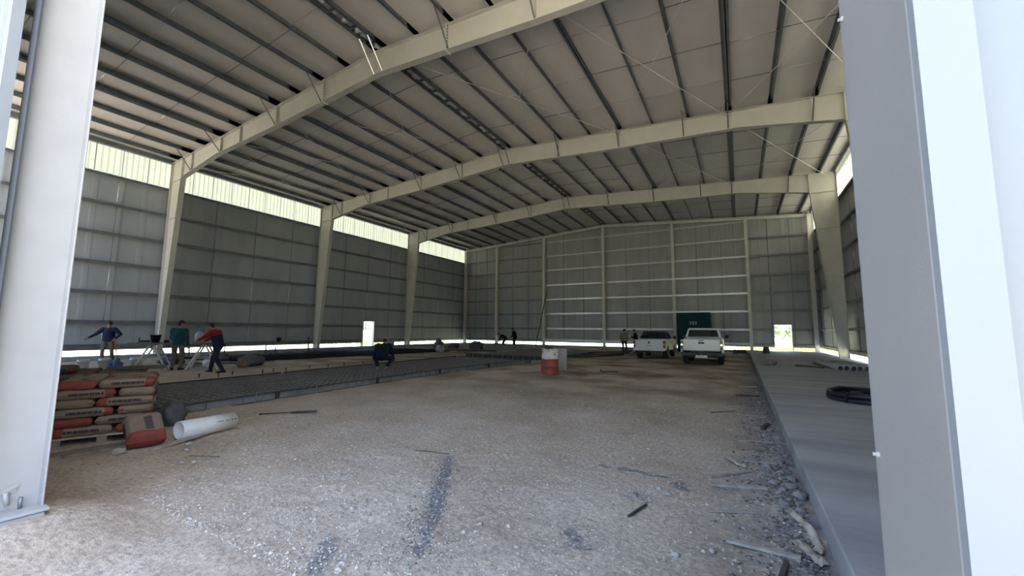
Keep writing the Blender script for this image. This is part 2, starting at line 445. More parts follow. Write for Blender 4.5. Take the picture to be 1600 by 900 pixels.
# --- portal frames
def frame(i):
    y = FR[i]; fw, ft = .24, .016
    which = ['', 'nearest', 'second', 'third', 'far-end'][i] if i else 'front'
    zk = 9.28
    for sgn in (-1, 1):
        side = 'left' if sgn < 0 else 'right'
        xo = sgn * W
        xi0, xi1 = sgn * (W - .42), sgn * (W - 1.22)
        poly = [(xo, ZS + .03), (xi0, ZS + .03), (xi1, zk), (xi1, ztop(xi1)), (xo, EAVE)]
        nm = {1: 'nearest', 2: 'second nearest', 3: 'third nearest'}[i]
        c = thing('steel_column', f'tapered cream steel column on the {side} wall, {nm} of the three in that row', 'column', (xo, y, ZS), group='frame columns')
        def loc(mb): mb.v = [(a - xo, b - y, d - ZS) for a, b, d in mb.v]; return mb
        loc(MB().prism(poly, y - .006, y + .006, 'y')).build('web', STEEL, c)
        mb = MB(); mb.bar((xi0, y, ZS + .03), (xi1, y, zk), fw, ft, 0, (1, 0, 0)); mb.box(min(xo, xo - sgn * ft), max(xo, xo - sgn * ft), y - fw / 2, y + fw / 2, ZS + .03, EAVE - .01)
        loc(mb).build('flange', STEEL, c)
        mb = MB()
        for z in (zk, 7.25, 4.6):
            t = (z - ZS) / (zk - ZS); xi = xi0 + (xi1 - xi0) * t
            mb.box(min(xo, xi), max(xo, xi), y - .09, y - .006, z - .006, z + .006)
            mb.box(min(xo, xi), max(xo, xi), y + .006, y + .09, z - .006, z + .006)
        loc(mb).build('stiffener', STEEL, c)
        loc(MB().box(min(xo, xi0) - .05, max(xo, xi0) + .05, y - .16, y + .16, ZS, ZS + .03)).build('base_plate', STEEL, c)
        mb = MB()
        for a in (.1, .32):
            for bb in (-.1, .1): mb.tube([(xo - sgn * a, y + bb, ZS + .02), (xo - sgn * a, y + bb, ZS + .09)], .014, 8)
        loc(mb).build('anchor_bolt', GALV, c)
    # the rafter: two tapered halves bolted to one beam
    nm = {1: 'nearest', 2: 'second nearest', 3: 'farthest'}[i]
    r = thing('roof_beam', f'cream steel rafter spanning the hangar, {nm} of the three big ones', 'beam', (0, y, RIDGE), group='frame rafters')
    def loc(mb): mb.v = [(a, b - y, d - RIDGE) for a, b, d in mb.v]; return mb
    def dep(x):
        x = abs(x)
        if x > 11: return .76 + (x - 11) / (14.39 - 11) * .30
        if x > 6: return .88 - (x - 6) / 5 * .12
        return .88
    knots = [-(W - 1.22), -11, -6, 0, 6, 11, W - 1.22]
    poly = [(x, ztop(x)) for x in knots] + [(x, ztop(x) - dep(x)) for x in reversed(knots)]
    loc(MB().prism(poly, y - .005, y + .005, 'y')).build('web', STEEL, r)
    mb = MB()
    for a, b in zip(knots[:-1], knots[1:]):
        mb.bar((a, y, ztop(a) - .008), (b, y, ztop(b) - .008), fw, ft)
        mb.bar((a, y, ztop(a) - dep(a)), (b, y, ztop(b) - dep(b)), fw, ft)
    for sgn in (-1, 1):
        a, b = sgn * (W - 1.22), sgn * W
        mb.bar((a, y, ztop(a) - .008), (b, y, ztop(b) - .008), fw, ft)
    loc(mb).build('flange', STEEL, r)
    for sgn in (-1, 1):
        x = sgn * (W - 1.22)
        mb = MB().box(x - .02, x + .02, y - .12, y + .12, ztop(x) - 1.12, ztop(x) + .02)
        loc(mb).build('end_plate', STEEL, r)
        x = sgn * 3.0
        mb = MB().box(x - .02, x + .02, y - .12, y + .12, ztop(x) - .93, ztop(x) + .03)
        loc(mb).build('splice_plate', STEEL, r)
        mb = MB()
        for k in range(8):
            for bb in (-.075, .075):
                z = ztop(x) - .06 - k * .105; mb.tube([(x - .045, y + bb, z), (x + .045, y + bb, z)], .015, 6)
        loc(mb).build('splice_bolts', DARKGAP, r)
        for xx in (6.1, 8.9, 10.6, 13.4):
            x = sgn * xx; z1 = ztop(x)
            mb = MB().box(x - .006, x + .006, y - .10, y + .10, z1 - dep(x), z1 - .01)
            loc(mb).build('stiffener', STEEL, r)
    for xx in (-13.4, -10.6, -6.1, -3.1, -.2, .2, 3.1, 6.1, 8.9, 10.6, 13.4):
        for dy in (-1, 1):
            if xx == 8.9 and dy > 0: continue
            bright = i == 1 and abs(xx) < 1 and dy < 0  # brighter steel paints the light that the front ridge braces catch
            z = ztop(xx)
            a = (xx, y + dy * .10, z - dep(xx) + .03); b = (xx + .02, y + dy * .82, z + .03)
            mb = MB().bar(a, b, .045, .004, 0).bar(a, b, .004, .045, 0)
            loc(mb).build('flange_brace', GALV_L if bright else GALV, r)
for i in (1, 2, 3): frame(i)

# --- roof bracing rods
nodes = [0.2, 6.1, 10.55, 15.2]
brace_m = mat('bracing_wire', (.78, .77, .73), .5, .1)
for b, bn in ((1, 'middle bay'), (2, 'next bay back')):
    for sgn in (-1, 1):
        for k in range(3):
            for fl in (0, 1):
                xa, xb = (nodes[k], nodes[k + 1]) if not fl else (nodes[k + 1], nodes[k])
                A = Vector((sgn * xa, FR[b] + .02, ztop(xa) - .16)); B = Vector((sgn * xb, FR[b + 1] - .02, ztop(xb) - .16))
                pts = [A + (B - A) * t + Vector((0, 0, -.03 * sin(PI * t))) for t in strips(0, 1, 6)]
                o = MB().tube(pts, .0135, 6).build('bracing_rod', brace_m)
                pos = ['ridge', 'mid slope', 'eave'][k]
                tag(o, f'thin diagonal roof bracing rod, {bn}, {"left" if sgn < 0 else "right"} slope {pos} panel, leaning {"outward" if not fl else "inward"}', 'rod', 'roof bracing rods')

# --- side walls
GZ = [.66, 1.79, 3.21, 4.63, 6.05, 7.48, 8.90]
def girt(mb, a, b, z, nrm, lo=0):
    """C section lying on its side, web horizontal, inner lip towards nrm"""
    a = Vector((*a, z)); b = Vector((*b, z)); n = Vector((*nrm, 0)); d = .185
    ia, ib = a, b; oa, ob = a - n * d, b - n * d
    mb.bar((ia + oa) / 2, (ib + ob) / 2, d, .006)
    mb.bar(ia + Vector((0, 0, -.05)), ib + Vector((0, 0, -.05)), .006, .105)
    mb.bar(oa + Vector((0, 0, .035)), ob + Vector((0, 0, .035)), .006, .075)
    mb.bar(ia - n * .012 + Vector((0, 0, -.10)), ib - n * .012 + Vector((0, 0, -.10)), .024, .005)
def side_wall(sgn):
    name = 'wall_left' if sgn < 0 else 'wall_right'
    xs = sgn * (W + .2); zt = EAVE + .12
    door = (22.47, 23.53, 2.17) if sgn < 0 else None
    mb = MB()
    segs = [(Y0 - .3, YE + .2, .45)]
    if door: segs = [(Y0 - .3, door[0], .45), (door[0], door[1], door[2]), (door[1], YE + .2, .45)]
    for a, b, zl in segs: rib_sheet((xs, a), (xs, b), zl, 8.98, (-sgn, 0), mb=mb, pitch=.9, depth=.007)
    wl = mb.build(name, SHEET)
    tag(wl, f'grey ribbed steel sheeting of the {"left" if sgn < 0 else "right"} side wall', 'wall', kind='structure')
    for b in range(4):
        mb = MB(); rib_sheet((xs, FR[b] - (.3 if b == 0 else 0)), (xs, FR[b + 1] + (.2 if b == 3 else 0)), 8.98, zt + .05, (-sgn, 0), mb=mb, pitch=.22, depth=.03)
        o = mb.build('translucent_panel', FIBRE, wl); o['label'] = 'pale yellow translucent panel strip'
        mb = MB()
        for k in range(1, 9):
            y = FR[b] + BAY * k / 9; mb.box(xs - sgn * .05, xs - sgn * .045, y - .012, y + .012, 8.98, zt)
        mb.build('panel_seam', GALV, wl)
        for gi, z in enumerate(GZ):
            y0, y1 = FR[b], FR[b + 1]
            runs = [(y0, y1)]
            if door and gi < 2 and y0 < door[0] < y1: runs = [(y0, door[0] - .06), (door[1] + .06, y1)]
            mb = MB()
            for p, q in runs: girt(mb, (sgn * (W), p), (sgn * (W), q), z, (-sgn, 0))
            mb.build('girt', GALV, wl)
        for k in (1, 2, 3):
            y = FR[b] + BAY * (k / 4) + (.15 if k == 3 else 0)
            if b == 0 and k != 3: continue
            mb = MB()
            for g in range(len(GZ) - 1):
                br = random.random() < (.45 if g < 3 and b == 1 else .2)
                mb.tube([(sgn * (W + .05), y, GZ[g]), (sgn * (W + .05), y + .02, GZ[g + 1])],   .020 if br else .016, 6, 1 if br else 0)
            mb.build('sag_rod', [GALV, GALV_L], wl)
    # bottom trim, open daylight below it
    mb = MB()
    for a, b, zl in segs:
        if zl < 1: mb.box(min(xs, xs - sgn * .05), max(xs, xs - sgn * .05), a, b, .45, .475)
    mb.build('drip_trim', GALV, wl)
    return wl, door
WL, DL = side_wall(-1)
WR, _ = side_wall(1)
def door_frame(name, label, a, b, ztop_, wall='x', at=0):
    mb = MB()
    def B(p0, p1, q0, q1, z0, z1):
        if wall == 'x': mb.box(p0, p1, q0, q1, z0, z1)
        else: mb.box(q0, q1, p0, p1, z0, z1)
    lo, hi = at - .12, at + .12
    B(lo, hi, a - .06, a, ZS - .02, ztop_ + .06); B(lo, hi, b, b + .06, ZS - .02, ztop_ + .06); B(lo, hi, a, b, ztop_, ztop_ + .06)
    o = mb.build(name, STEEL_E)
    tag(o, label, 'doorway', kind='structure')
    return o
door_frame('door_1', 'open doorway onto bright greenery in the left wall', DL[0], DL[1], DL[2], 'x', -W - .1)

# --- far wall
EX = [-C2, -C1, 0, C1, C2]
EG = [.67, 1.77, 3.2, 4.6, 6.0, 7.5, 8.9, 10.3]
def end_wall():
    ys = YE + .2; door = (12.92, 13.98, 2.12)
    mb = MB()
    top = lambda x0: (lambda t: ztop(x0 + t) + .32)
    for a, b, zl in ((-W - .2, 0, .45), (0, door[0], .45), (door[0], door[1], door[2]), (door[1], W + .2, .45)):
        rib_sheet((a, ys), (b, ys), zl, top(a), (0, -1), mb=mb, pitch=.55, depth=.012)
    wl = mb.build('wall_back', SHEET_END); tag(wl, 'grey ribbed sheeting of the far gable wall', 'wall', kind='structure')
    cols = [-W] + EX + [W]
    for bay in range(6):
        x0, x1 = cols[bay], cols[bay + 1]
        for gi, z in enumerate(EG):
            lim0, lim1 = x0, x1
            if z > EAVE - .25:
                xm = (RIDGE - z - .3) / SL
                lim0, lim1 = max(x0, -xm), min(x1, xm)
                if lim1 - lim0 < .3: continue
            runs = [(lim0, lim1)]
            if gi < 2 and x0 < door[0] < x1: runs = [(lim0, door[0] - .06), (door[1] + .06, lim1)]
            mb = MB()
            for p, q in runs: girt(mb, (p, YE), (q, YE), z, (0, -1))
            mb.build('girt', GALV_E if bay in (2, 3, 4) else GALV, wl)
        for k in (1, 2):
            x = x0 + (x1 - x0) * k / 3
            mb = MB().tube([(x, YE + .08, .6), (x, YE + .08, ztop(x) - .2)], .024, 6); mb.build('sag_rod', GALV, wl)
    mb = MB()
    for a, b in ((-W, door[0]), (door[1], W)): mb.box(a, b, ys - .05, ys, .45, .475)
    mb.build('drip_trim', GALV, wl)
    mb = MB()
    for s in (-1, 1): mb.bar((0, YE - .03, RIDGE - .12), (s * W, YE - .03, EAVE - .12), .14, .24)
    o = mb.build('gable_beam', STEEL_E); tag(o, 'slim steel beam along the top of the far gable wall', 'beam')
    names = ['leftmost', 'second from the left', 'at the ridge', 'behind the green cabin', 'left of the far doorway']
    for x, nm in zip(EX, names):
        zt = ztop(x) - .2
        c = thing('wall_post', f'slim grey steel wind post on the far wall, {nm}', 'post', (x, YE - .15, ZS), group='far wall posts')
        MB().box(-.006, .006, -.14, .14, .02, zt - ZS).build('web', STEEL_E, c)
        mb = MB().box(-.10, .10, -.15, -.138, .02, zt - ZS).box(-.10, .10, .138, .15, .02, zt - ZS); mb.build('flange', STEEL_E, c)
        MB().box(-.15, .15, -.19, .15, 0, .02).build('base_plate', STEEL_E, c)
    for s, nm in ((-1, 'left'), (1, 'right')):
        c = thing('corner_post', f'steel corner post where the far wall meets the {nm} wall', 'post', (s * (W - .18), YE - .15, ZS), group='corner posts')
        MB().box(-.006, .006, -.14, .14, .02, EAVE - .25).build('web', STEEL_E, c)
        MB().box(-.12, .12, -.15, -.138, .02, EAVE - .25).box(-.12, .12, .138, .15, .02, EAVE - .25).build('flange', STEEL_E, c)
        MB().box(-.15, .15, -.19, .15, 0, .02).build('base_plate', STEEL_E, c)
    return door
GALV_E = mat('reflection_lit_girt', (.50, .52, .53), .42, .9)  # brighter copy of the galvanised steel, paints the reflection streaks in the central bays
DE = end_wall()
door_frame('door_2', 'open doorway onto bright grass in the far wall, right end', DE[0], DE[1], DE[2], 'y', YE + .1)

# --- front wall: cladding either side of the big opening, jambs
JX = 10.878
def front():
    mb = MB()
    rib_sheet((JX + .058, .735), (W + .3, .735), .1, lambda t: ztop(JX + .06 + t), (0, -1), mb=mb, pitch=.155, depth=.03)
    # corner flashing round the opening
    mb.box(JX + .001, JX + .056, .70, .74, .05, 9.8)
    o = mb.build('wall_front', CLAD); tag(o, 'bright white front cladding at the right edge of the opening', 'wall', kind='structure')
    # left part
    mb = MB()
    rib_sheet((CLAD_L, .62), (5.90, .62), lambda t: .1, lambda t: ztop(CLAD_L + t), (0, -1), mb=mb, pitch=.26)
    mb.box(5.86, 5.93, .595, .66, .1, 10.8)
    o2 = mb.build('wall_front_left', CLAD); tag(o2, 'white front cladding beyond the left door post', 'wall', kind='structure')
    mb = MB(); rib_sheet((5.93, .62), (JX + .06, .62), DOOR_TOP, lambda t: ztop(5.9 + t), (0, -1), mb=mb, pitch=.26)
    o3 = mb.build('wall_front_header', CLAD); tag(o3, 'white cladding above the big front opening', 'wall', kind='structure')
    # right jamb: channel with its web towards the opening
    c = thing('door_post', 'steel channel post with shade painted grey, forming the right jamb, close to the camera', 'post', (JX, .9, ZS))
    h = 9.6
    MB().box(0, .012, -.18, .165, -.25, h).build('web', SHADE_ST, c, bevel=.003)
    MB().box(0, .17, .158, .17, -.25, h).build('flange', SHADE_ST, c, bevel=.003)
    mb = MB().box(.012, .055, -.185, -.172, -.25, h); mb.build('flange', WHITE_ST, c)
    for z in (1.11, 2.01):
        mb = MB().tube([(-.004, .142, z), (.003, .142, z)], .006, 10).tube([(-.009, .142, z), (.0, .142, z)], .0035, 8)
        mb.build('bolt', WHITE_ST, c)
    # left post: I section
    c = thing('door_post', 'white steel I-section post standing on a base plate at the left jamb', 'post', (5.99, .886, ZS))
    MB().box(-.005, .005, -.17, .16, .02, h).build('web', WHITE_ST, c)
    MB().box(-.10, .10, .150, .162, .02, h).build('flange', WHITE_ST, c, bevel=.004)
    MB().box(-.10, .10, -.178, -.168, .02, h).build('flange', DARKGAP, c)  # near flange coloured dark to stand for the shaded gap before the cladding
    MB().box(-.17, .19, -.22, .145 + .03, 0, .022).build('base_plate', WHITE_ST, c, bevel=.004)
    MB().tube([(.05, .055, .02), (.05, .055, .10)], .012, 10).build('anchor_bolt', GALV, c)
    mb = MB().box(0, .012, -.12, .035, .135, .165).bar((.012, -.03, .15), (.012, .04, .19), .03, .012, 0, (1, 0, 0))
    mb.tube([(.03, -.02, .15), (.035, -.005, .06)], .014, 10)
    mb.build('brace_clip', WHITE_ST, c)
    p = MB().box(5.82, 6.165, .68, 1.045, -.2, ZS - .006).build('pedestal', CONC, bevel=.01)
    tag(p, 'small concrete pad under the left door post', 'footing')
    # front frame rafter and side columns of the end frame
    mb = MB()
    for s in (-1, 1): mb.bar((0, 1.0, RIDGE - .12), (s * W, 1.0, EAVE - .12), .14, .24)
    o = mb.build('gable_beam', STEEL); tag(o, 'steel beam along the top of the front gable wall', 'beam')
DOOR_TOP = 9.9
CLAD_L = -C2      # unseen last bay at the left corner left open to let daylight in
front()

# ------------------------------------------------------------------ more materials
WOOD = mat('weathered_timber', (0.27, 0.225, 0.18), 0.85, c2=(0.17, 0.14, 0.115), scale=8, bump=.3, bscale=40, stretch=(1, 1, 1))
WOOD_L = mat('pale_timber', (0.40, 0.36, 0.31), 0.85, c2=(0.29, 0.26, 0.23), scale=9, bump=.3, bscale=50)
WOOD_D = mat('dark_wet_timber', (0.075, 0.062, 0.052), 0.8, c2=(0.045, 0.04, 0.036), scale=8, bump=.2)
PVC = mat('white_pvc', (0.70, 0.71, 0.70), 0.4, c2=(0.60, 0.60, 0.58), scale=5)
PLASTIC_W = mat('white_plastic', (0.82, 0.84, 0.84), 0.4, c2=(0.75, 0.77, 0.77), scale=8)
BLACKP = mat('black_plastic', (0.012, 0.013, 0.016), 0.35, spec=.4)
BLACKPOLY = mat('black_polythene', (0.010, 0.012, 0.018), 0.8, spec=.06, bump=.4, bscale=5)
RUBBER = mat('tyre_rubber', (0.018, 0.018, 0.02), 0.8, c2=(.03, .03, .032), scale=20)
REBAR = mat('rebar_steel', (0.30, 0.295, 0.29), 0.55, .3, c2=(0.22, 0.20, 0.185), scale=10)
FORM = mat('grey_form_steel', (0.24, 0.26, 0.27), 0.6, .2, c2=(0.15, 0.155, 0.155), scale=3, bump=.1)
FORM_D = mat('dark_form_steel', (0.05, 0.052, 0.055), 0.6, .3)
ROCK = mat('pale_stone', (0.42, 0.385, 0.35), 0.95, c2=(0.30, 0.275, 0.25), scale=14, bump=.4, bscale=40, spec=.1)
ROCK_G = mat('grey_mortar_lump', (0.275, 0.262, 0.248), 0.95, c2=(0.18, 0.172, 0.165), scale=12, bump=.5, bscale=30, spec=.1)
PAPER = mat('torn_paper', (0.46, 0.41, 0.34), 0.85, c2=(0.30, 0.26, 0.21), scale=6, bump=.3, bscale=20)
DARKPRINT = mat('dark_print', (0.05, 0.05, 0.06), 0.7)
SACK = mat('dark_grey_sack', (0.06, 0.06, 0.068), 0.85, c2=(0.10, 0.095, 0.095), scale=5, bump=.4, bscale=25)
BLUE = mat('blue_plastic', (0.06, 0.14, 0.36), 0.5, c2=(.04, .1, .28), scale=6)
GREENISH = mat('greenish_panel', (0.22, 0.235, 0.19), 0.6, c2=(0.17, 0.18, 0.15), scale=3)

def bag_material(name, kraft, red):
    m = bpy.data.materials.new(name); m.use_nodes = True
    n = m.node_tree.nodes; L = m.node_tree.links; b = n['Principled BSDF']; b.inputs['Roughness'].default_value = .85; b.inputs['Specular IOR Level'].default_value = .2
    tc = n.new('ShaderNodeTexCoord'); sx = n.new('ShaderNodeSeparateXYZ'); L.new(tc.outputs['Object'], sx.inputs[0])
    def mth(op, a, b_=None):
        x = n.new('ShaderNodeMath'); x.operation = op
        for i, q in enumerate((a, b_)):
            if q is None: continue
            if isinstance(q, (int, float)): x.inputs[i].default_value = q
            else: L.new(q, x.inputs[i])
        return x.outputs[0]
    def mix(f, a, b_):
        x = n.new('ShaderNodeMix'); x.data_type = 'RGBA'; L.new(f, x.inputs[0])
        for i, q in ((6, a), (7, b_)):
            if isinstance(q, tuple): x.inputs[i].default_value = (*q, 1)
            else: L.new(q, x.inputs[i])
        return x.outputs[2]
    nz = n.new('ShaderNodeTexNoise'); nz.inputs['Scale'].default_value = 9; nz.inputs['Detail'].default_value = 5
    oi = n.new('ShaderNodeObjectInfo'); 
    va = n.new('ShaderNodeVectorMath'); va.operation = 'ADD'; L.new(tc.outputs['Object'], va.inputs[0])
    sc = n.new('ShaderNodeVectorMath'); sc.operation = 'SCALE'; sc.inputs[0].default_value = (17, 5, 9); L.new(oi.outputs['Random'], sc.inputs['Scale']); L.new(sc.outputs[0], va.inputs[1])
    L.new(va.outputs[0], nz.inputs['Vector'])
    k2 = tuple(q * .72 for q in kraft); r2 = tuple(q * .7 for q in red)
    kr = mix(nz.outputs['Fac'], kraft, k2); rd = mix(nz.outputs['Fac'], red, r2)
    ax = mth('ABSOLUTE', sx.outputs['X'])
    isred = mth('MAXIMUM', mth('GREATER_THAN', mth('ADD', sx.outputs['X'], mth('MULTIPLY', nz.outputs['Fac'], .08)), .225),
                mth('LESS_THAN', mth('SUBTRACT', sx.outputs['X'], mth('MULTIPLY', nz.outputs['Fac'], .05)), -.315))
    c = mix(isred, kr, rd)
    # printed line of heavy lettering on the sides, too soft to read
    wv = n.new('ShaderNodeTexNoise'); wv.inputs['Scale'].default_value = 1; 
    cx = n.new('ShaderNodeCombineXYZ'); L.new(mth('MULTIPLY', sx.outputs['X'], 75), cx.inputs[0]); L.new(wv.outputs['Fac'], b.inputs['Metallic']) if False else None
    L.new(cx.outputs[0], wv.inputs['Vector'])
    band = mth('MULTIPLY', mth('LESS_THAN', mth('ABSOLUTE', mth('SUBTRACT', sx.outputs['Z'], .004)), .017), mth('LESS_THAN', ax, .17))
    txt = mth('MULTIPLY', band, mth('GREATER_THAN', wv.outputs['Fac'], .43))
    ay = mth('ABSOLUTE', sx.outputs['Y'])
    topb = mth('MULTIPLY', mth('MULTIPLY', mth('LESS_THAN', mth('ABSOLUTE', mth('SUBTRACT', sx.outputs['Y'], .03)), .04), mth('GREATER_THAN', sx.outputs['Z'], .03)), mth('LESS_THAN', ax, .16))
    txt2 = mth('MAXIMUM', mth('MULTIPLY', txt, mth('GREATER_THAN', ay, .12)), mth('MULTIPLY', topb, mth('GREATER_THAN', wv.outputs['Fac'], .46)))
    c = mix(txt2, c, (.045, .04, .045))
    L.new(c, b.inputs['Base Color'])
    bp = n.new('ShaderNodeBump'); bp.inputs['Strength'].default_value = .5; bp.inputs['Distance'].default_value = .02; L.new(nz.outputs['Fac'], bp.inputs['Height']); L.new(bp.outputs[0], b.inputs['Normal'])
    return m
BAG = bag_material('kraft_bag_paper', (0.255, 0.20, 0.15), (0.26, 0.07, 0.058))
BAG_D = bag_material('dark_bag_paper', (0.13, 0.095, 0.082), (0.14, 0.055, 0.048))  # darker kraft and red tones for the second stack

# ------------------------------------------------------------------ cement bags
def bag_mesh(seed, L=.592, Wd=.388, H=.122, m=BAG):
    nx, ny = 26, 18; mb = MB(); vs = []; rnd = random.Random(seed); ox = rnd.random() * 50
    def pt(u, v, top):
        x = (u - .5) * L; y = (v - .5) * Wd
        eu = 1 - abs(2 * u - 1) ** 12; ev = 1 - abs(2 * v - 1) ** 9
        h = max(0, eu * ev) ** .42
        z = H / 2 * h * (1 if top else -1)
        k = .010 * noise.noise(Vector((x * 9 + ox, y * 9, 3.0 if top else 7.0)))
        pin = 1 - .05 * (1 - abs(2 * v - 1) ** 2) * abs(2 * u - 1) ** 4
        return (x * pin + k * .6, y * (1 - .06 * abs(2 * u - 1) ** 8) + k * .5, z + (k if top else .3 * k))
    for top in (0, 1):
        for j in range(ny + 1):
            for i in range(nx + 1): vs.append(pt(i / nx, j / ny, top))
    N = (nx + 1) * (ny + 1); fs = []
    for j in range(ny):
        for i in range(nx):
            a = j * (nx + 1) + i
            fs.append((a, a + nx + 1, a + nx + 2, a + 1)); fs.append((N + a, N + a + 1, N + a + nx + 2, N + a + nx + 1))
    mb.add(vs, fs, 0, True)
    me = mb.data('cement_bag', m, fix=False)
    bm = bmesh.new(); bm.from_mesh(me); bmesh.ops.remove_doubles(bm, verts=bm.verts, dist=2e-3); bmesh.ops.recalc_face_normals(bm, faces=bm.faces); bm.to_mesh(me); bm.free()
    return me
BM = [bag_mesh(k) for k in range(5)]
BMD = [bag_mesh(k + 20, m=BAG_D) for k in range(3)]
def bag(meshes, loc, rz, label, group=None, rx=0, ry=0, k=None):
    o = bpy.data.objects.new('cement_bag', random.choice(meshes) if k is None else meshes[k]); COL.objects.link(o)
    o.location = loc; o.rotation_euler = (rx, ry, rz)
    return tag(o, label, 'bag', group)
def stack(P0, d, layers, h, meshes, desc, group, z0=.1, rows=2, hide_low=False):
    """pinwheel layers of five bags; d = unit vector along the visible face, the pile runs back to its left"""
    d = Vector((*d, 0)).normalized(); n = Vector((-d.y, d.x, 0)); a = atan2(d.y, d.x)
    P = Vector((*P0, z0))
    for l in range(layers):
        z = h * (l + .5); top = l == layers - 1
        lay = ORD[l + 1] if not top else 'top'
        if l % 2 == 0:
            lng = [(.30, .20 + .395 * k, 0, f'long side out at the left' if k == 0 else f'left half, row {["", "two", "three"][k]} from the front') for k in range(3)]
            sh = [(.60 + .20, .30 + .60 * k, 1, 'short end out at the right' if k == 0 else 'right half, at the back') for k in range(2)]
        else:
            sh = [(.20, .30 + .60 * k, 1, 'short end out at the left' if k == 0 else 'left half, at the back') for k in range(2)]
            lng = [(.40 + .30, .20 + .395 * k, 0, f'long side out at the right' if k == 0 else f'right half, row {["", "two", "three"][k]} from the front') for k in range(3)]
        for u, v, turn, nm in lng + sh:
            j = lambda s: random.uniform(-s, s)
            p = P + d * (u + j(.007)) + n * (v + j(.007)) + Vector((0, 0, z))
            hidden = hide_low and not top and not (l >= layers - 2)
            lab = f'{desc}, {lay} layer up, {nm}' if not top else f'{desc}, top layer, {nm}'
            if hidden: lab = f'{desc}, one of the hidden lower bags'
            bag(meshes, p, a + (PI / 2 if turn else 0) + j(.022) + (PI if random.random() < .5 else 0), lab, group)
s1d = (0.376, 0.927)
stack((2.89, 1.74), s1d, 6, .121, BM, 'kraft cement bag in near stack', 'cement bags in the near stack')
stack((1.62, 2.02), s1d, 6, .121, BMD, 'dark bag in second stack back', 'bags in the second stack', hide_low=True)
bag(BMD, (1.42, 2.02, .1 + 6.5 * .121), atan2(s1d[1], s1d[0]) + .08, 'single dark bag lying on top of the second stack at its left end', k=1)
SLB = bag(BM, (3.74, 2.42, .205), 0, 'burst kraft cement bag slumped on the dirt against the front of the stack', None, k=2)
SLB.scale = (.86, 1.02, 1.75); SLB.rotation_euler = (0, 0, 0)
_d = Vector((.66, -.10, -.36)).normalized(); _x = _d.cross(Vector((0, 0, 1))).normalized() * -1; SLB.rotation_euler = Matrix((_d, _x, _d.cross(_x))).transposed().to_euler()
def pallet(loc, rz, label):
    t = thing('timber_pallet', label, 'pallet', loc, rz)
    for x in (.07, .5, .93): MB().box(x - .05, x + .05, .0, 1.2, 0, .075).build('bearer', WOOD, t)
    for k in range(6): MB().box(0, 1.0, .02 + k * .22, .12 + k * .22, .077, .096).build('slat', WOOD_L, t)
    return t
ang = atan2(s1d[1], s1d[0])
pallet((2.92, 1.73, .005), ang, 'timber pallet under the near stack of cement bags')
pallet((1.65, 2.01, .005), ang, 'timber pallet under the second bag stack')

def plank(a, b, wd, th, m, label, group=None, name='timber_plank', z=None, cat='plank'):
    a = Vector((*a, 0)) if len(a) == 2 else Vector(a); b = Vector((*b, 0)) if len(b) == 2 else Vector(b)
    if z is None:
        a.z += dirt_z(a.x, a.y) + th / 2 + .004; b.z += dirt_z(b.x, b.y) + th / 2 + .004
    c = (a + b) / 2; L = (b - a).length; mb = MB(); nseg = 6; rings = []; s = random.random() * 90
    for i in range(nseg + 1):
        t = i / nseg - .5; wob = .06 * wd * noise.noise(Vector((t * 4, s, 0))); ww = wd / 2 * (1 + .08 * noise.noise(Vector((t * 6, s, 5))))
        rings.append([Vector((x, t * L, zz)) for x, zz in ((-ww + wob, -th / 2), (ww + wob, -th / 2), (ww + wob, th / 2), (-ww + wob, th / 2))])
    mb.loft(rings, sm=False)
    d = (b - a).normalized()
    o = mb.build(name, m); o.location = c
    o.rotation_mode = 'QUATERNION'
    x = d.cross(Vector((0, 0, 1))).normalized(); zz = x.cross(d)
    o.rotation_quaternion = Matrix((x, d, zz)).transposed().to_quaternion(); o.rotation_mode = 'XYZ'
    return tag(o, label, cat, group)
plank((3.60, 1.72), (3.62, 2.34), .16, .035, WOOD, 'weathered grey board on the dirt at the foot of the bag stack')
plank((3.40, 1.66), (3.52, 2.62), .12, .03, WOOD, 'longer weathered board tucked against the pallet')
plank((4.16, 2.36), (3.66, 3.42), .07, .03, WOOD_L, 'long thin batten lying in front of the white pipe')
plank((3.66, 3.32), (3.72, 3.62), .10, .05, WOOD_L, 'short timber offcut sticking out behind the white pipe')
plank((1.52, 2.72, .86), (1.70, 3.36, .86), .22, .05, WOOD_D, 'dark board lying on top of the second bag stack', z=0)

# dark sack, pipe, rod
def blob(name, m, loc, rad, label, cat, seed=0, amp=.25, fr=1.6, group=None, seg=20, rings=14, flat=True, rz=0):
    mb = MB(); r = Vector(rad)
    def fn(p):
        q = Vector((p.x / r.x, p.y / r.y, p.z / r.z)); k = 1 + amp * noise.noise(q * fr + Vector((seed * 3.1, 0, seed)))
        k += amp * .4 * noise.noise(q * fr * 2.7 + Vector((0, seed * 2.3, 4)))
        p = p * k
        if flat and p.z < -r.z * .7: p.z = -r.z * .7
        return p
    mb.ell((0, 0, 0), rad, None, seg, rings, 0, fn)
    o = mb.build(name, m, loc=(loc[0], loc[1], loc[2] + rad[2] * .7), rot=(0, 0, rz))
    return tag(o, label, cat, group)
blob('cloth_sack', SACK, (2.72, 3.12, .0), (.17, .17, .21), 'dark grey lumpy sack standing beside the bag stack', 'sack', 3, .42, 2.3)
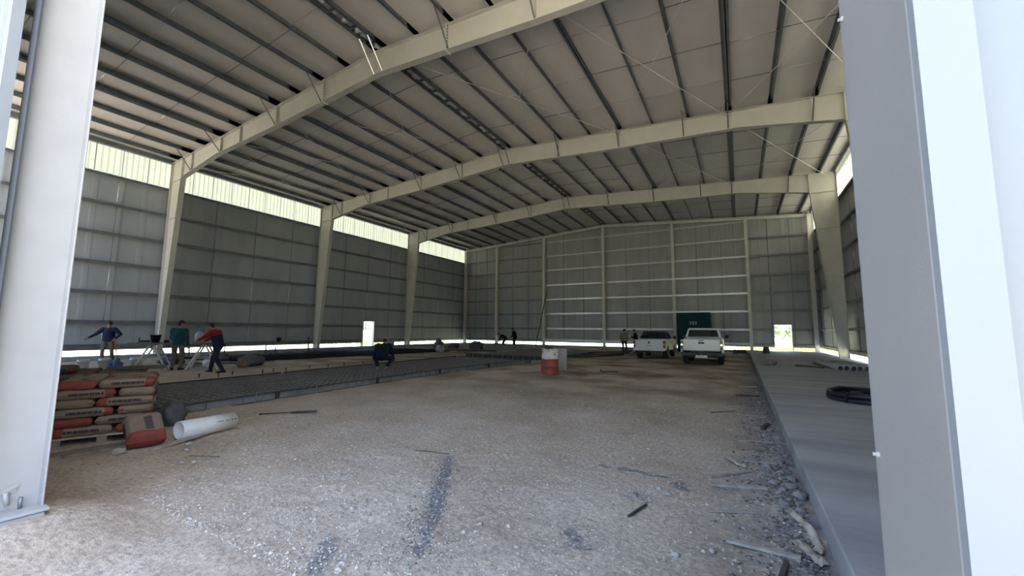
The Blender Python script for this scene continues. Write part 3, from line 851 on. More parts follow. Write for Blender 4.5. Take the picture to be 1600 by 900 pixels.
def pvc_pipe():
    a = Vector((3.84, 2.76, .135)); b = Vector((3.74, 3.50, .125)); d = (b - a).normalized()
    t = thing('pipe', 'short white plastic pipe with dark printed marks lying on the dirt', 'pipe', a)
    R = d.to_track_quat('Z', 'X').to_matrix().to_4x4(); L = (b - a).length
    MB().lathe([(.122, 0), (.122, L), (.112, L), (.112, 0), (.122, 0)], 36, R, close=False).build('pipe_wall', PVC, t)
    mb = MB(); side = (R.to_3x3() @ Vector((0, 0, 1))).cross(Vector((0, 0, 1))).normalized()
    for k in range(11):
        if k in (4, 7): continue
        s = L * .60 + k * .026; an = radians(20); nrm = (side * cos(an) + Vector((0, 0, 1)) * sin(an)).normalized()
        if nrm.x < 0: nrm = (-side * cos(an) + Vector((0, 0, 1)) * sin(an)).normalized()
        c = d * s + nrm * .1225; tn = d.cross(nrm)
        hgt = .020 if k % 3 else .012
        mb.obox(c, (.013, hgt, .001), Matrix((d, tn, nrm)).transposed())
    mb.build('printed_mark', DARKPRINT, t)
    mb = MB(); nrm = (side if side.x > 0 else -side); mb.obox(d * L * .36 + (nrm * cos(-.5) + Vector((0, 0, 1)) * sin(-.5)) * .1225, (.014, .014, .002)); mb.build('drilled_hole', DARKPRINT, t)
pvc_pipe()
def rod_tool():
    a = Vector((3.16, 4.24, .03)); b = Vector((3.80, 4.90, .04))
    t = thing('digging_bar', 'dark steel bar with a thick wooden grip, dropped on the open dirt', 'tool', a)
    d = b - a
    MB().tube([(0, 0, 0), d * .55], .009, 8).build('shaft', FORM_D, t)
    MB().tube([d * .53, d * .56, d * .98, d], [.012, .02, .022, .014], 10).build('grip', WOOD_D, t)
    MB().ell((0, 0, 0), (.022, .022, .018)).build('knob', FORM_D, t)
rod_tool()

# white buckets on the rear stack
def bucket(loc, label, r=.15, h=.30, m=PLASTIC_W, group=None, handle=True):
    t = thing('bucket', label, 'bucket', loc, random.random() * 6, group)
    MB().lathe([(r * .84, 0), (r * .98, h * .8), (r * 1.04, h * .8), (r * 1.04, h * .84), (r, h * .86), (r * 1.02, h), (r * .97, h), (r * .8, .02), (0, .02)], 24).build('tub', m, t)
    if handle:
        MB().tube([(r * 1.05 * cos(q), r * 1.05 * sin(q) * .9, h * .82 - .10 * sin(q)) for q in strips(0, PI, 12)], .004, 6).build('handle', GALV_L, t)
    return t
for k, (x, y) in enumerate(((-9.28, 5.10), (-9.20, 5.62), (-9.04, 6.42))):
    bucket((x, y, dirt_z(x, y)), ['white plastic bucket on the dirt behind the bag stacks, leftmost of three', 'white plastic bucket on the dirt behind the bag stacks, middle of three', 'white plastic bucket on the dirt behind the bag stacks, beside the blue bag'][k], r=.16, h=.42, group='white buckets')

# ------------------------------------------------------------------ mesh reinforcement and forms
FX = [(2.6, 1.85), (5.4, 1.68), (8.4, 1.5), (11.4, 1.32), (14.4, 1.45), (17.6, 1.8)]
fnames = ['nearest, beside the cement bags', 'second from the bags', 'third from the bags', 'in front of the squatting worker', 'farthest, towards the red drum']
def form_panel(a, b, label, m=FORM, h=.16, group='side forms'):
    a = Vector((a[1], a[0], 0)); b = Vector((b[1], b[0], 0)); d = b - a; L = d.length
    t = thing('formwork_panel', label, 'formwork', a, atan2(d.y, d.x), group)
    MB().box(.01, L - .01, -.006, .006, 0, h).build('face_sheet', m, t)
    MB().box(.01, L - .01, -.05, .0, h - .012, h).box(.01, L - .01, -.05, 0, 0, .012).build('rail', FORM_D, t)
    for k in range(5):
        x = .03 + (L - .06) * k / 4
        MB().box(x - .012, x + .012, -.05, -.006, .012, h - .012).build('rib', FORM_D if k in (0, 4) else m, t)
    for k in (1, 3):
        x = L * k / 4 + .2
        MB().tube([(x, -.075, -.12), (x, -.075, h + .05)], .012, 6).build('stake', REBAR, t)
    return t
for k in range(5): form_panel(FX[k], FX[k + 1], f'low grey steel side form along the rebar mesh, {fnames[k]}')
for k in range(3):
    y0, y1 = 3.0 + k * 5, 7.9 + k * 5
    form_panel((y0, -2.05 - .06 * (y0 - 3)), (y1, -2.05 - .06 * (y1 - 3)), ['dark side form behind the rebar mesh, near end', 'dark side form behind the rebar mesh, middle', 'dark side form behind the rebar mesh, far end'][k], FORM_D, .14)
def fx(y):
    for (a, xa), (b, xb) in zip(FX[:-1], FX[1:]):
        if a <= y <= b: return xa + (xb - xa) * (y - a) / (b - a)
    return FX[-1][1]
def bx(y): return -2.05 - .06 * (y - 3)
SLABMAT = mat('grey_polythene_underlay', (0.06, 0.063, 0.067), 0.8, spec=.15, c2=(0.04, 0.042, 0.045), scale=2.5, bump=.3, bscale=6)
def underlay(name, xa, xb, ys, label):
    mb = MB(); n = 8; vs = []
    for y in ys:
        for i in range(n + 1):
            x = xa(y) + (xb(y) - xa(y)) * i / n; vs.append((x, y, .045 + .012 * noise2(x, y, 2.2)))
    m = n + 1
    mb.add(vs, [(j * m + i, j * m + i + 1, (j + 1) * m + i + 1, (j + 1) * m + i) for j in range(len(ys) - 1) for i in range(n)], 0, True)
    return tag(mb.build(name, SLABMAT, fix=False), label, 'sheet')
underlay('plastic_sheet', lambda y: bx(y) + .16, lambda y: fx(y) - .16, strips(2.8, 17.5, 30), 'dark grey plastic sheet under the near rebar mesh')
def rebar(label, xa, xb, y0, y1, sp=.2, z=.105, r=.010):
    mb = MB(); y = y0; n = int((y1 - y0) / sp)
    for k in range(n + 1):
        y = y0 + k * sp; j = random.uniform(-.02, .02)
        mb.tube([(xa(y) + .06 + j, y, z), (xb(y) - .08 + j, y, z + .004 * random.random())], r, 4, cap=False)
    w0 = xb(y0) - xa(y0); m = int(w0 / sp)
    for k in range(1, m):
        pts = []
        for y in strips(y0, y1, 8): pts.append((xa(y) + (xb(y) - xa(y)) * k / m, y, z + .014 + .006 * noise2(k, y, .7)))
        mb.tube(pts, r, 4, cap=False)
    return tag(mb.build('rebar_mesh', REBAR, fix=False), label, 'rebar mesh')
rebar('wide grid of steel reinforcing bars laid inside the long side forms', bx, fx, 2.9, 17.4)
underlay('plastic_sheet', lambda y: -3.2, lambda y: 1.95, strips(19.4, 27.5, 12), 'dark plastic sheet under the far rebar mesh behind the drum')
rebar('second grid of reinforcing bars further back, behind the red drum', lambda y: -3.2, lambda y: 1.9, 19.5, 27.3, .25, .12, .010)
for k in range(4):
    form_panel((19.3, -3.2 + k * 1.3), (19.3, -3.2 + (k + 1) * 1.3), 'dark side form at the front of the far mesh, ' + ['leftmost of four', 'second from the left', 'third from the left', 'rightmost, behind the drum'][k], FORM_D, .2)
# bar bundles lying beyond the drum
for k, (a, b, nm) in enumerate((((2.6, 20.3, 0), (4.6, 24.2, 0), 'nearest'), ((2.5, 22.4, 0), (4.4, 26.5, 0), 'middle'), ((2.2, 25.0, 0), (4.0, 29.0, 0), 'farthest'))):
    mb = MB()
    for q in range(9):
        ox, oz = (q % 3) * .03, (q // 3) * .028 + .16
        mb.tube([(a[0] + ox, a[1], oz), ((a[0] + b[0]) / 2 + ox + random.uniform(-.02, .02), (a[1] + b[1]) / 2, oz - .03), (b[0] + ox, b[1], oz)], .012, 5)
    tag(mb.build('rebar_bundle', FORM_D), f'dark bundle of long steel bars on the dirt right of the drum, {nm}', 'rebar')
# little survey pegs behind the mesh
for k, (x, y) in enumerate(((-4.11, 6.39), (-3.82, 6.79), (-4.04, 7.31), (-3.84, 8.17), (-3.96, 8.61), (-4.03, 9.12), (-4.24, 10.21), (-3.92, 10.8), (-4.1, 11.7), (-4.2, 12.8))):
    o = MB().lathe([(.0, -.05), (.016, -.03), (.018, .10), (.028, .10), (.028, .125), (.0, .125)], 10, close=False).build('ground_peg', FORM_D, loc=(x, y, dirt_z(x, y)))
    tag(o, f'small dark ground peg behind the rebar mesh, {ORD[k + 1]} of the row from the near end', 'peg', 'ground pegs')

# black plastic laid out along the left side
def black_sheet():
    mb = MB(); ys = strips(9.6, 23.5, 60); n = 24; vs = []
    for y in ys:
        xa = -9.0 + .10 * (y - 10) + .12 * noise2(0, y, .8) - (1.2 * (10.6 - y) if y < 10.6 else 0); xb = -14.7
        for i in range(n + 1):
            t = i / n; x = xa + (xb - xa) * t
            z = .03 + .05 * abs(noise2(x, y, .8)) + .03 * noise2(x, y, 2.4, 3) + .10 * sin(PI * min(1, t * 1.2)) * (1 if t < .83 else 1) * .6
            if i == 0: z = .012
            vs.append((x, y, dirt_z(x, y) + max(.012, z)))
    m = n + 1
    mb.add(vs, [(j * m + i, j * m + i + 1, (j + 1) * m + i + 1, (j + 1) * m + i) for j in range(len(ys) - 1) for i in range(n)], 0, True)
    return tag(mb.build('plastic_sheet', BLACKPOLY, fix=False), 'wide black plastic sheet spread over the dirt along the left wall', 'sheet')
black_sheet()

# ------------------------------------------------------------------ trestle table and its clutter
def sawhorse(loc, rz, label):
    t = thing('sawhorse', label, 'sawhorse', loc, rz)
    MB().bar((-.52, 0, .90), (.52, 0, .90), .10, .06).build('top_rail', WOOD_L, t, bevel=.006)
    for sx in (-1, 1):
        for sy in (-1, 1):
            MB().bar((sx * .40, sy * .05, .89), (sx * .50, sy * .48, 0), .06, .045, 0, (1, 0, 0)).build('leg', LEGP, t)
        MB().bar((sx * .45, -.27, .42), (sx * .45, .27, .42), .05, .03).build('spreader', LEGP, t)
    return t
LEGP = mat('pale_painted_timber', (0.78, 0.79, 0.79), 0.7, c2=(0.65, 0.65, 0.64), scale=8)
hz0 = dirt_z(-8.4, 6.7)
sawhorse((-8.5, 6.75, hz0), radians(150), 'white timber sawhorse under the left end of the work table')
sawhorse((-7.2, 7.85, hz0), radians(150), 'white timber sawhorse under the right end of the work table')
TD = Vector((.755, .655, 0)).normalized(); TA = atan2(TD.y, TD.x); TZ = .935
TC = Vector((-7.78, 7.32, hz0 + TZ))
tb = MB()
for k in range(3): tb.box(-1.55, 1.5, -.36 + k * .245, -.36 + k * .245 + .235, 0, .035)
o = tb.build('table_top', WOOD, loc=TC, rot=(0, 0, TA)); tag(o, 'long timber work table top laid across the two sawhorses', 'table')
def on_table(u, v=0): return TC + TD * u + Vector((-TD.y, TD.x, 0)) * v + Vector((0, 0, .036))
def tubm(r, h, loc, label, m, cat='pail'):
    t = thing('rubber_pail', label, cat, loc)
    MB().lathe([(r * .7, 0), (r, h), (r * 1.08, h + .01), (r * 1.02, h + .02), (r * .9, h - .02), (r * .6, .03), (0, .03)], 20).build('tub', m, t)
    MB().tube([(r * 1.02 * cos(q), 0, h + .0 + .05 * sin(q)) for q in strips(0, PI, 10)], .005, 6).build('handle', REBAR, t)
tubm(.165, .27, on_table(-.88), 'black rubber pail standing on the left end of the work table', BLACKP)
def jug():
    t = thing('water_jug', 'big translucent blue water bottle on the work table between the two workers', 'bottle', on_table(.55, .02))
    m = mat('blue_grey_bottle', (0.36, 0.46, 0.50), .25, c2=(.30, .4, .45), scale=4)
    MB().lathe([(.11, 0), (.135, .02), (.14, .09), (.132, .10), (.14, .12), (.14, .20), (.132, .21), (.14, .23), (.138, .31), (.10, .38), (.04, .42), (.035, .46), (0, .46)], 24).build('bottle_body', m, t)
    MB().lathe([(.0, .455), (.042, .455), (.042, .50), (.036, .51), (0, .51)], 16).build('cap', BLUE, t)
jug()
def grinder():
    p = on_table(-1.35)
    t = thing('angle_grinder', 'dark power tool with a round guard at the left end of the work table', 'tool', p, TA + .6)
    M = Matrix.Translation((0, 0, .05)) @ Matrix.Rotation(PI / 2, 4, 'Y')
    MB().lathe([(.03, -.02), (.035, .0), (.036, .22), (.028, .27), (0, .27)], 14, M).build('motor_body', BLACKP, t)
    MB().lathe([(.0, 0), (.10, 0), (.105, .02), (.09, .03), (0, .03)], 20, Matrix.Translation((-.06, 0, .10)) @ Matrix.Rotation(PI / 2, 4, 'Y')).build('guard', RUBBER, t)
grinder()
o = MB().obox((0, 0, .05), (.16, .09, .10)).build('toolbox', BLACKP, bevel=.01, loc=on_table(-.5), rot=(0, 0, TA)); tag(o, 'small black box beside the rubber pail on the work table', 'box')
o = MB().bar((-.25, 0, .02), (.3, 0, .02), .05, .03).build('spirit_level', mat('red_paint', (.42, .05, .04), .5), loc=on_table(-.15, .12), rot=(0, 0, TA)); tag(o, 'red bar lying on the work table behind the worker in teal', 'tool')
o = MB().box(-.3, .3, -.12, .12, 0, .02).build('plywood_offcut', WOOD_L, loc=on_table(1.12), rot=(0, 0, TA + .2)); tag(o, 'pale plywood offcut under the hands of the worker in red', 'board')
# under and round the table
blob('plastic_bag', BLUE, (-8.80, 5.80, hz0), (.2, .18, .23), 'crumpled blue plastic bag on the dirt left of the sawhorse', 'bag', 4, .4, 2)
blob('plastic_bag', PLASTIC_W, (-7.45, 5.75, hz0), (.16, .14, .11), 'crumpled white plastic bag at the foot of the left sawhorse', 'bag', 7, .5, 2.2)
blob('plastic_bag', PLASTIC_W, (-7.95, 8.35, hz0), (.24, .18, .17), 'pale crumpled bag under the middle of the work table', 'bag', 9, .5, 2.2)
blob('cloth_sack', SACK, (-9.95, 9.75, hz0), (.36, .28, .24), 'dark sack heaped on the dirt behind the left sawhorse', 'sack', 5, .35)
blob('cloth_sack', SACK, (-7.2, 9.6, hz0), (.6, .4, .26), 'dark sack lying behind the worker in teal', 'sack', 6, .35)
blob('cloth_sack', SACK, (-10.2, 8.0, hz0), (.5, .4, .22), 'dark sack furthest from the work table, near the wall', 'sack', 8, .35)
blob('cloth_sack', mat('brown_sack', (.2, .14, .1), .9), (-6.7, 9.0, hz0), (.22, .2, .18), 'small tan sack between the sawhorse and the worker in red', 'sack', 12, .3)
for k, (a, b, nm) in enumerate((((-9.3, 7.6), (-8.0, 8.6), 'nearest the sawhorses'), ((-9.9, 8.6), (-7.6, 10.2), 'in the middle'), ((-9.9, 9.4), (-8.0, 11.0), 'farthest back, towards the black sheet'))):
    plank(a, b, .18, .06, WOOD if k != 1 else WOOD_D, f'loose timber on the dirt by the work table, {nm}', 'timbers by the table')
blob('cloth_sack', mat('red_sack', (.25, .1, .08), .9), (-10.9, 6.2, hz0), (.11, .11, .2), 'reddish sack standing near the left wall behind the blue bag', 'sack', 2, .25)

# things along the left wall
tubm(.16, .26, (-15.70, 15.75, .67), 'black pail perched on the lowest wall rail', BLACKP)
def post(loc, h, lean, label, m=WOOD_D, w=.07, cat='post', name='timber_post'):
    o = MB().box(-w / 2, w / 2, -w / 2, w / 2, 0, h).build(name, m, loc=loc, rot=(lean[0], lean[1], 0), bevel=.006); return tag(o, label, cat)
post((-14.3, 16.95, .02), .98, (0, -.10), 'dark timber post standing by the left wall near the middle column')
for k, (y, h) in enumerate(((9.9, .62), (10.5, .5), (12.2, .68), (14.5, .48), (15.1, .33))):
    post((-14.9, y, 0), h + .05, (0, 0), 'short dark stake by the left wall, ' + ['nearest of five', 'second nearest', 'tallest, third along', 'fourth along', 'farthest and shortest'][k], name='timber_stake', cat='stake', w=.05)
def short_pipe():
    d = Vector((.9, -.42, 0)).normalized(); R = d.to_track_quat('Z', 'X').to_matrix().to_4x4()
    o = MB().lathe([(.24, -.25), (.24, .25), (.19, .25), (.17, .1), (0, .1)], 24, R).build('concrete_drum', CONC, loc=(-7.35, 22.0, .245)); tag(o, 'pale round concrete drum lying on its side at the edge of the black sheet', 'drum')
short_pipe()
o = MB().box(-.26, .26, -.2, .2, 0, .16).box(-.24, .24, -.18, .18, .16, .52).build('crate', FORM, loc=(-12.9, 22.8, .06), rot=(0, 0, .3), bevel=.02); tag(o, 'grey crate near the left wall doorway', 'crate')
tubm(.17, .3, (-15.0, 23.3, .0), 'dark pail standing inside the left wall doorway', BLACKP)

# heap of site rubbish at far left of centre
def heap():
    for k, (x, y, r, m, lab) in enumerate(((-9.3, 26.0, (.42, .38, .30), SACK, 'dark heap of rubble at far left, nearest lump'), (-8.1, 27.5, (.62, .42, .38), SACK, 'biggest dark heap of rubble near the far left corner'), (-6.95, 28.7, (.45, .38, .28), SACK, 'dark heap of rubble nearest the panel stack'), (-10.4, 25.5, (.40, .36, .44), SACK, 'tall dark heap of rubble furthest left'))):
        blob('rubble_heap', m, (x, y, 0), r, lab, 'rubble', 30 + k, .5, 2.0)
    post((-8.55, 27.2, .2), 1.1, (.12, .1), 'thin dark stick standing up out of the rubble heap', w=.05)
    for k, (a, b) in enumerate((((-9.3, 25.1), (-7.0, 26.4)), ((-8.8, 24.6), (-6.0, 25.6)), ((-7.4, 24.0), (-4.8, 25.3)))):
        plank(a, b, .2, .1, WOOD_D if k else WOOD, 'long dark timber in front of the rubble heap, ' + ['highest up', 'middle one', 'lowest one'][k], 'timbers by the heap')
heap()
r_ = Vector((cos(.5125), sin(.5125), 0)); 
for k in range(6):
    o = MB().box(-1.45, 1.45, -.5, .5, 0, .055).build('wall_panel_sheet', GREENISH, loc=Vector((-5.55, 27.6, .02 + k * .066)) + r_ * random.uniform(-.08, .08), rot=(0, 0, .5125 + random.uniform(-.02, .02)), bevel=.006)
    tag(o, f'greenish wall panel lying in the low stack at far left, {["bottom one", "second up", "third up", "fourth up", "fifth up", "top one"][k]}', 'panel', 'stacked wall panels')
o = MB().box(-.7, .7, -.4, .4, 0, .10).build('timber_board', WOOD_L, loc=Vector((-3.7, 29.3, .02)), rot=(0, 0, .5)); tag(o, 'pale flat board right of the panel stack', 'board')
plank((-6.35, 34.9, .12), (-5.45, 35.55, 5.35), .07, .07, WOOD_D, 'long dark pole leaning against the far wall', z=0, name='timber_pole', cat='pole')

# ------------------------------------------------------------------ drum and its neighbours
def drum():
    m = bpy.data.materials.new('worn_red_white_drum'); m.use_nodes = True
    n = m.node_tree.nodes; L = m.node_tree.links; b = n['Principled BSDF']; b.inputs['Roughness'].default_value = .55
    tc = n.new('ShaderNodeTexCoord'); sx = n.new('ShaderNodeSeparateXYZ'); L.new(tc.outputs['Object'], sx.inputs[0])
    nz = n.new('ShaderNodeTexNoise'); nz.inputs['Scale'].default_value = 7; nz.inputs['Detail'].default_value = 6; L.new(tc.outputs['Object'], nz.inputs[0])
    ad = n.new('ShaderNodeMath'); ad.operation = 'MULTIPLY_ADD'; ad.inputs[1].default_value = .05; L.new(nz.outputs['Fac'], ad.inputs[0]); L.new(sx.outputs['Z'], ad.inputs[2])
    st = n.new('ShaderNodeMath'); st.operation = 'GREATER_THAN'; st.inputs[1].default_value = .565; L.new(ad.outputs[0], st.inputs[0])
    mx = n.new('ShaderNodeMix'); mx.data_type = 'RGBA'; mx.inputs[6].default_value = (.29, .058, .034, 1); mx.inputs[7].default_value = (.62, .60, .56, 1); L.new(st.outputs[0], mx.inputs[0])
    rp = n.new('ShaderNodeValToRGB'); rp.color_ramp.elements[0].position = .56; rp.color_ramp.elements[0].color = (0, 0, 0, 1); rp.color_ramp.elements[1].position = .68; rp.color_ramp.elements[1].color = (1, 1, 1, 1); L.new(nz.outputs['Fac'], rp.inputs[0])
    m2 = n.new('ShaderNodeMix'); m2.data_type = 'RGBA'; m2.inputs[7].default_value = (.16, .09, .07, 1); L.new(rp.outputs[0], m2.inputs[0]); L.new(mx.outputs[2], m2.inputs[6]); L.new(m2.outputs[2], b.inputs['Base Color'])
    t = thing('oil_drum', 'dented steel drum, red below and white above, standing on the dirt', 'drum', (4.70, 13.40, .01), .4)
    h = .90; r = .292
    MB().lathe([(r, 0), (r + .008, .012), (r, .025), (r, h * .30), (r + .012, h * .32), (r, h * .34), (r, h * .63), (r + .012, h * .65), (r, h * .67), (r, h - .02), (r + .008, h - .01), (r, h), (r - .012, h), (r - .012, .5), (0, .5)], 40).build('drum_shell', m, t)
    mb = MB()
    RB = mat('rusty_brown_scrap', (.085, .045, .035), .85, c2=(.05, .03, .026), scale=9)
    for k in range(9):
        a = random.random() * 6.3; q = random.uniform(0, .2)
        mb.ell((q * cos(a), q * sin(a), h + .02 + random.uniform(-.02, .05)), (random.uniform(.07, .13), random.uniform(.06, .1), random.uniform(.03, .07)), Matrix.Rotation(a, 3, 'Z'), 10, 6)
    mb.build('rubbish_fill', RB, t)
    o = MB().box(-.03, .03, -.03, .03, 0, .88).build('steel_post', mat('dark_red_post', (.09, .035, .03), .7), loc=(4.27, 13.68, 0), bevel=.004); tag(o, 'dark reddish steel post standing close behind the drum at left', 'post')
    t = thing('metal_locker', 'pale grey upright metal sheet box just behind the drum', 'box', (4.36, 15.3, .0), .42)
    MB().box(-.2, .2, -.14, .14, 0, .84).build('shell', mat('pale_grey_sheet', (.36, .37, .36), .5), t, bevel=.01)
    for k in range(4): MB().box(-.16 + k * .1, -.14 + k * .1, -.148, -.139, .03, .81).build('rib', mat('pale_grey_sheet', (.5, .51, .5)), t)
drum()
o = MB().bar((0, 0, .03), (.62, .1, .05), .06, .05).bar((0, 0, .03), (.0, .02, .12), .05, .03).build('steel_offcut', FORM_D, loc=(6.0, 15.2, 0)); tag(o, 'small dark steel offcut on the dirt right of the drum', 'offcut')

# ------------------------------------------------------------------ things on and by the slab
blob('concrete_lump', ROCK_G, (11.72, 20.2, ZS), (.22, .17, .12), 'grey lump of concrete on the slab edge beside the trucks', 'rock', 4, .3)
def stub():
    t = thing('paint_pail', 'dark tapered pail on the slab left of the far doorway', 'pail', (12.1, 31.2, ZS))
    MB().lathe([(.22, 0), (.2, .04), (.16, .40), (.175, .42), (.15, .42), (.14, .1), (0, .1)], 18).build('tub', SACK, t)
stub()
o = MB().lathe([(.17, 0), (.17, .03), (.12, .04), (.03, .34), (0, .34)], 14).build('marker_cone', SACK, loc=(10.3, 33.4, dirt_z(10.3, 33.4))); tag(o, 'small dark cone at the far end of the dirt, right of the trucks', 'cone')
o = MB().box(-.42, .42, -.1, .1, 0, .26).build('timber_block', WOOD_D, loc=(10.6, 34.4, 0.02), rot=(0, 0, .1), bevel=.01); tag(o, 'dark timber block at the far end of the dirt by the slab', 'block')
def coil():
    t = thing('hose_coil', 'black coil of plastic hose lying on the slab, partly behind the door post', 'hose', (13.02, 10.75, ZS))
    m = mat('blue_black_hose', (.014, .018, .028), .4)
    for k, (R, z, r) in enumerate(((.80, .045, .045), (.79, .13, .045), (.69, .05, .045), (.42, .045, .04), (.40, .12, .04))):
        pts = [(R * cos(q), R * sin(q), z + .012 * sin(3 * q + k)) for q in strips(0, 2 * PI, 60)]
        MB().tube(pts, r, 10, cap=False).build('hose_loop', m, t)
    for a in (.6, 2.2, 3.9, 5.4): MB().box(.62, .87, -.02, .02, .0, .19).build('strap', BLACKP, t, rot=(0, 0, a))
coil()
for k in range(6):
    x = 13.72 + k * .2; L = 3.6 - .2 * (k % 3)
    M = Matrix.Rotation(-PI / 2, 4, 'X')
    t = thing('pipe', 'grey plastic pipe lying on the slab by the right wall, ' + ['leftmost of six', 'second from the left', 'third from the left', 'fourth from the left', 'fifth from the left', 'rightmost, half hidden'][k], 'pipe', (x, 18.35 + .1 * (k % 2) + k * .08, ZS + .096), radians(4), 'pipes on the slab')
    MB().lathe([(.095, 0), (.095, L), (.085, L), (.085, 0), (.095, 0)], 20, M, close=False).build('pipe_wall', mat('grey_pipe', (.33, .35, .36), .5), t)
    MB().lathe([(.0, .12), (.085, .12)], 20, M, close=False).build('pipe_bore', BLACKP, t)
plank((12.6, 20.2, ZS + .02), (13.4, 19.6, ZS + .02), .12, .04, WOOD_D, 'dark board lying on the slab left of the pipes', z=0)

def sticks():
    data = [((10.50, 3.56), (10.95, 3.50), .040, .02, WOOD_L, 'longest pale batten by the slab, in front of the torn bags'),
            ((10.66, 3.70), (11.00, 3.62), .035, .02, WOOD, 'weathered batten just behind the longest one'),
            ((10.33, 4.73), (10.82, 4.86), .045, .025, WOOD_L, 'thick pale batten pointing at the mortar lumps'),
            ((10.31, 5.00), (10.70, 5.34), .022, .02, WOOD_L, 'thin pale batten lying behind the thick one'),
            ((10.62, 5.76), (11.02, 5.85), .032, .02, WOOD_L, 'short pale batten beside mortar crumbs'),
            ((10.56, 6.84), (10.99, 6.93), .035, .02, WOOD_L, 'clean pale batten midway along the slab edge'),
            ((10.35, 4.05), (10.78, 4.25), .02, .015, WOOD_L, 'thin stick lying alone before the torn bags'),
            ((10.75, 8.55), (11.0, 8.75), .03, .02, WOOD_L, 'pale stick near the slab, second of the far ones'),
            ((10.55, 8.95), (10.88, 8.8), .03, .02, WOOD_L, 'pale stick near the slab, crossing the far ones'),
            ((10.10, 8.85), (10.50, 9.25), .03, .02, WOOD, 'grey stick furthest out from the slab'),
            ((10.7, 9.8), (11.05, 9.9), .03, .02, WOOD, 'grey stick at the slab, third of the far ones'),
            ((10.5, 11.4), (11.0, 11.5), .04, .03, WOOD_D, 'dark stick by the slab, short of the rebar scraps'),
            ((10.55, 13.4), (11.0, 13.5), .04, .03, WOOD_L, 'pale stick by the slab, nearest the trucks'),
            ((9.77, 3.60), (9.86, 3.90), .018, .014, WOOD_D, 'dark stick lying alone on the open dirt'),
            ((10.80, 3.12), (10.86, 3.38), .03, .03, WOOD_D, 'dark pipe end at the bottom edge by the slab'),
            ((10.90, 7.75), (11.0, 8.1), .05, .05, WOOD_D, 'dark broken timber standing among mortar crumbs')]
    for a, b, wd, th, m, lab in data: plank(a, b, wd, th, m, lab, name='timber_batten', cat='batten')
    for a, b, lab in (((7.0, 4.05), (7.45, 4.15), 'thin wire lying across the gravel streak'), ((4.8, 2.5), (5.1, 2.7), 'thin dark wire on the dirt below the white pipe')):
        A = Vector((*a, dirt_z(*a) + .012)); B = Vector((*b, dirt_z(*b) + .012))
        o = MB().tube([A, A.lerp(B, .4) + Vector((.02, 0, .006)), B], .004, 6).build('tie_wire', FORM_D); tag(o, lab, 'wire')
sticks()
def torn_paper(pts, wd, label, seed):
    mb = MB(); n = 26; m = 7; vs = []
    P = [Vector((x, y, 0)) for x, y in pts]
    def at(t):
        t *= len(P) - 1; i = min(int(t), len(P) - 2); return P[i].lerp(P[i + 1], t - i), (P[i + 1] - P[i]).normalized()
    for i in range(n + 1):
        c, d = at(i / n); sd = Vector((-d.y, d.x, 0)); ww = wd * (.7 + .5 * abs(noise.noise(Vector((i * .3, seed, 0)))))
        for k in range(m + 1):
            u = k / m - .5; p = c + sd * u * ww
            z = .012 + .022 * abs(noise.noise(Vector((i * .3, k * .6, seed)))) + .045 * (1 - abs(2 * u) ** 2) * (.4 + noise.noise(Vector((i * .25, seed * 3, 1))))
            vs.append((p.x, p.y, dirt_z(p.x, p.y) + max(.008, z)))
    w1 = m + 1
    mb.add(vs, [(i * w1 + k, i * w1 + k + 1, (i + 1) * w1 + k + 1, (i + 1) * w1 + k) for i in range(n) for k in range(m)], 0, True)
    o = mb.build('paper_sack', PAPER, fix=False); s = o.modifiers.new('thick', 'SOLIDIFY'); s.thickness = .004
    return tag(o, label, 'paper sack')
torn_paper([(10.98, 4.28), (11.05, 4.12), (11.08, 3.92), (11.09, 3.74), (11.06, 3.68)], .075, 'crumpled pale paper sack against the slab face, upper of two', 1)
torn_paper([(10.92, 3.66), (10.98, 3.70), (11.02, 3.62), (11.06, 3.55), (11.09, 3.52)], .10, 'crumpled tan paper sack against the slab face, lower of two', 2)
torn_paper([(10.45, 5.85), (10.56, 5.55), (10.66, 5.48)], .05, 'torn strip of pale paper among the battens', 3)

# mortar lumps by the slab edge and loose stones
lump = [(11.03, 5.0, .06), (11.08, 4.78, .07), (10.96, 4.92, .045), (10.9, 5.1, .05), (11.06, 5.35, .06), (10.98, 5.5, .04), (10.93, 4.42, .05), (11.04, 4.36, .045), (10.86, 5.62, .05), (11.0, 5.95, .05), (10.92, 7.3, .06), (10.98, 7.6, .05), (10.88, 8.2, .05), (11.0, 9.2, .06), (10.95, 10.4, .07), (10.97, 12.0, .07)]
for k, (x, y, r) in enumerate(lump):
    blob('mortar_lump', ROCK_G, (x, y, dirt_z(x, y) - .01), (r, r * .85, r * .6), 'grey broken mortar lump on the dirt along the slab edge', 'rubble', 50 + k, .55, 2.4, 'mortar lumps', 12, 9, rz=k)
stones = [(8.55, 3.30, .02), (8.9, 3.9, .022), (9.9, 4.35, .03), (10.0, 4.25, .035), (9.1, 4.75, .03), (9.3, 4.85, .025), (7.6, 3.1, .02), (6.9, 3.0, .025), (6.4, 3.4, .02), (10.33, 3.35, .022), (10.42, 3.35, .028), (10.2, 3.15, .03), (5.1, 3.0, .035), (5.35, 3.3, .03), (4.5, 2.6, .04), (4.2, 2.75, .045), (5.0, 2.35, .03), (7.8, 2.05, .02), (6.2, 2.1, .022), (9.2, 2.7, .02), (8.75, 2.9, .024), (3.95, 2.12, .07)]
for k, (x, y, r) in enumerate(stones):
    blob('stone', ROCK, (x, y, dirt_z(x, y) - .006), (r, r * .8, r * .62), 'small pale stone loose on the open dirt floor', 'stone', 80 + k, .5, 2.2, 'loose stones', 10, 8, rz=k * 2)
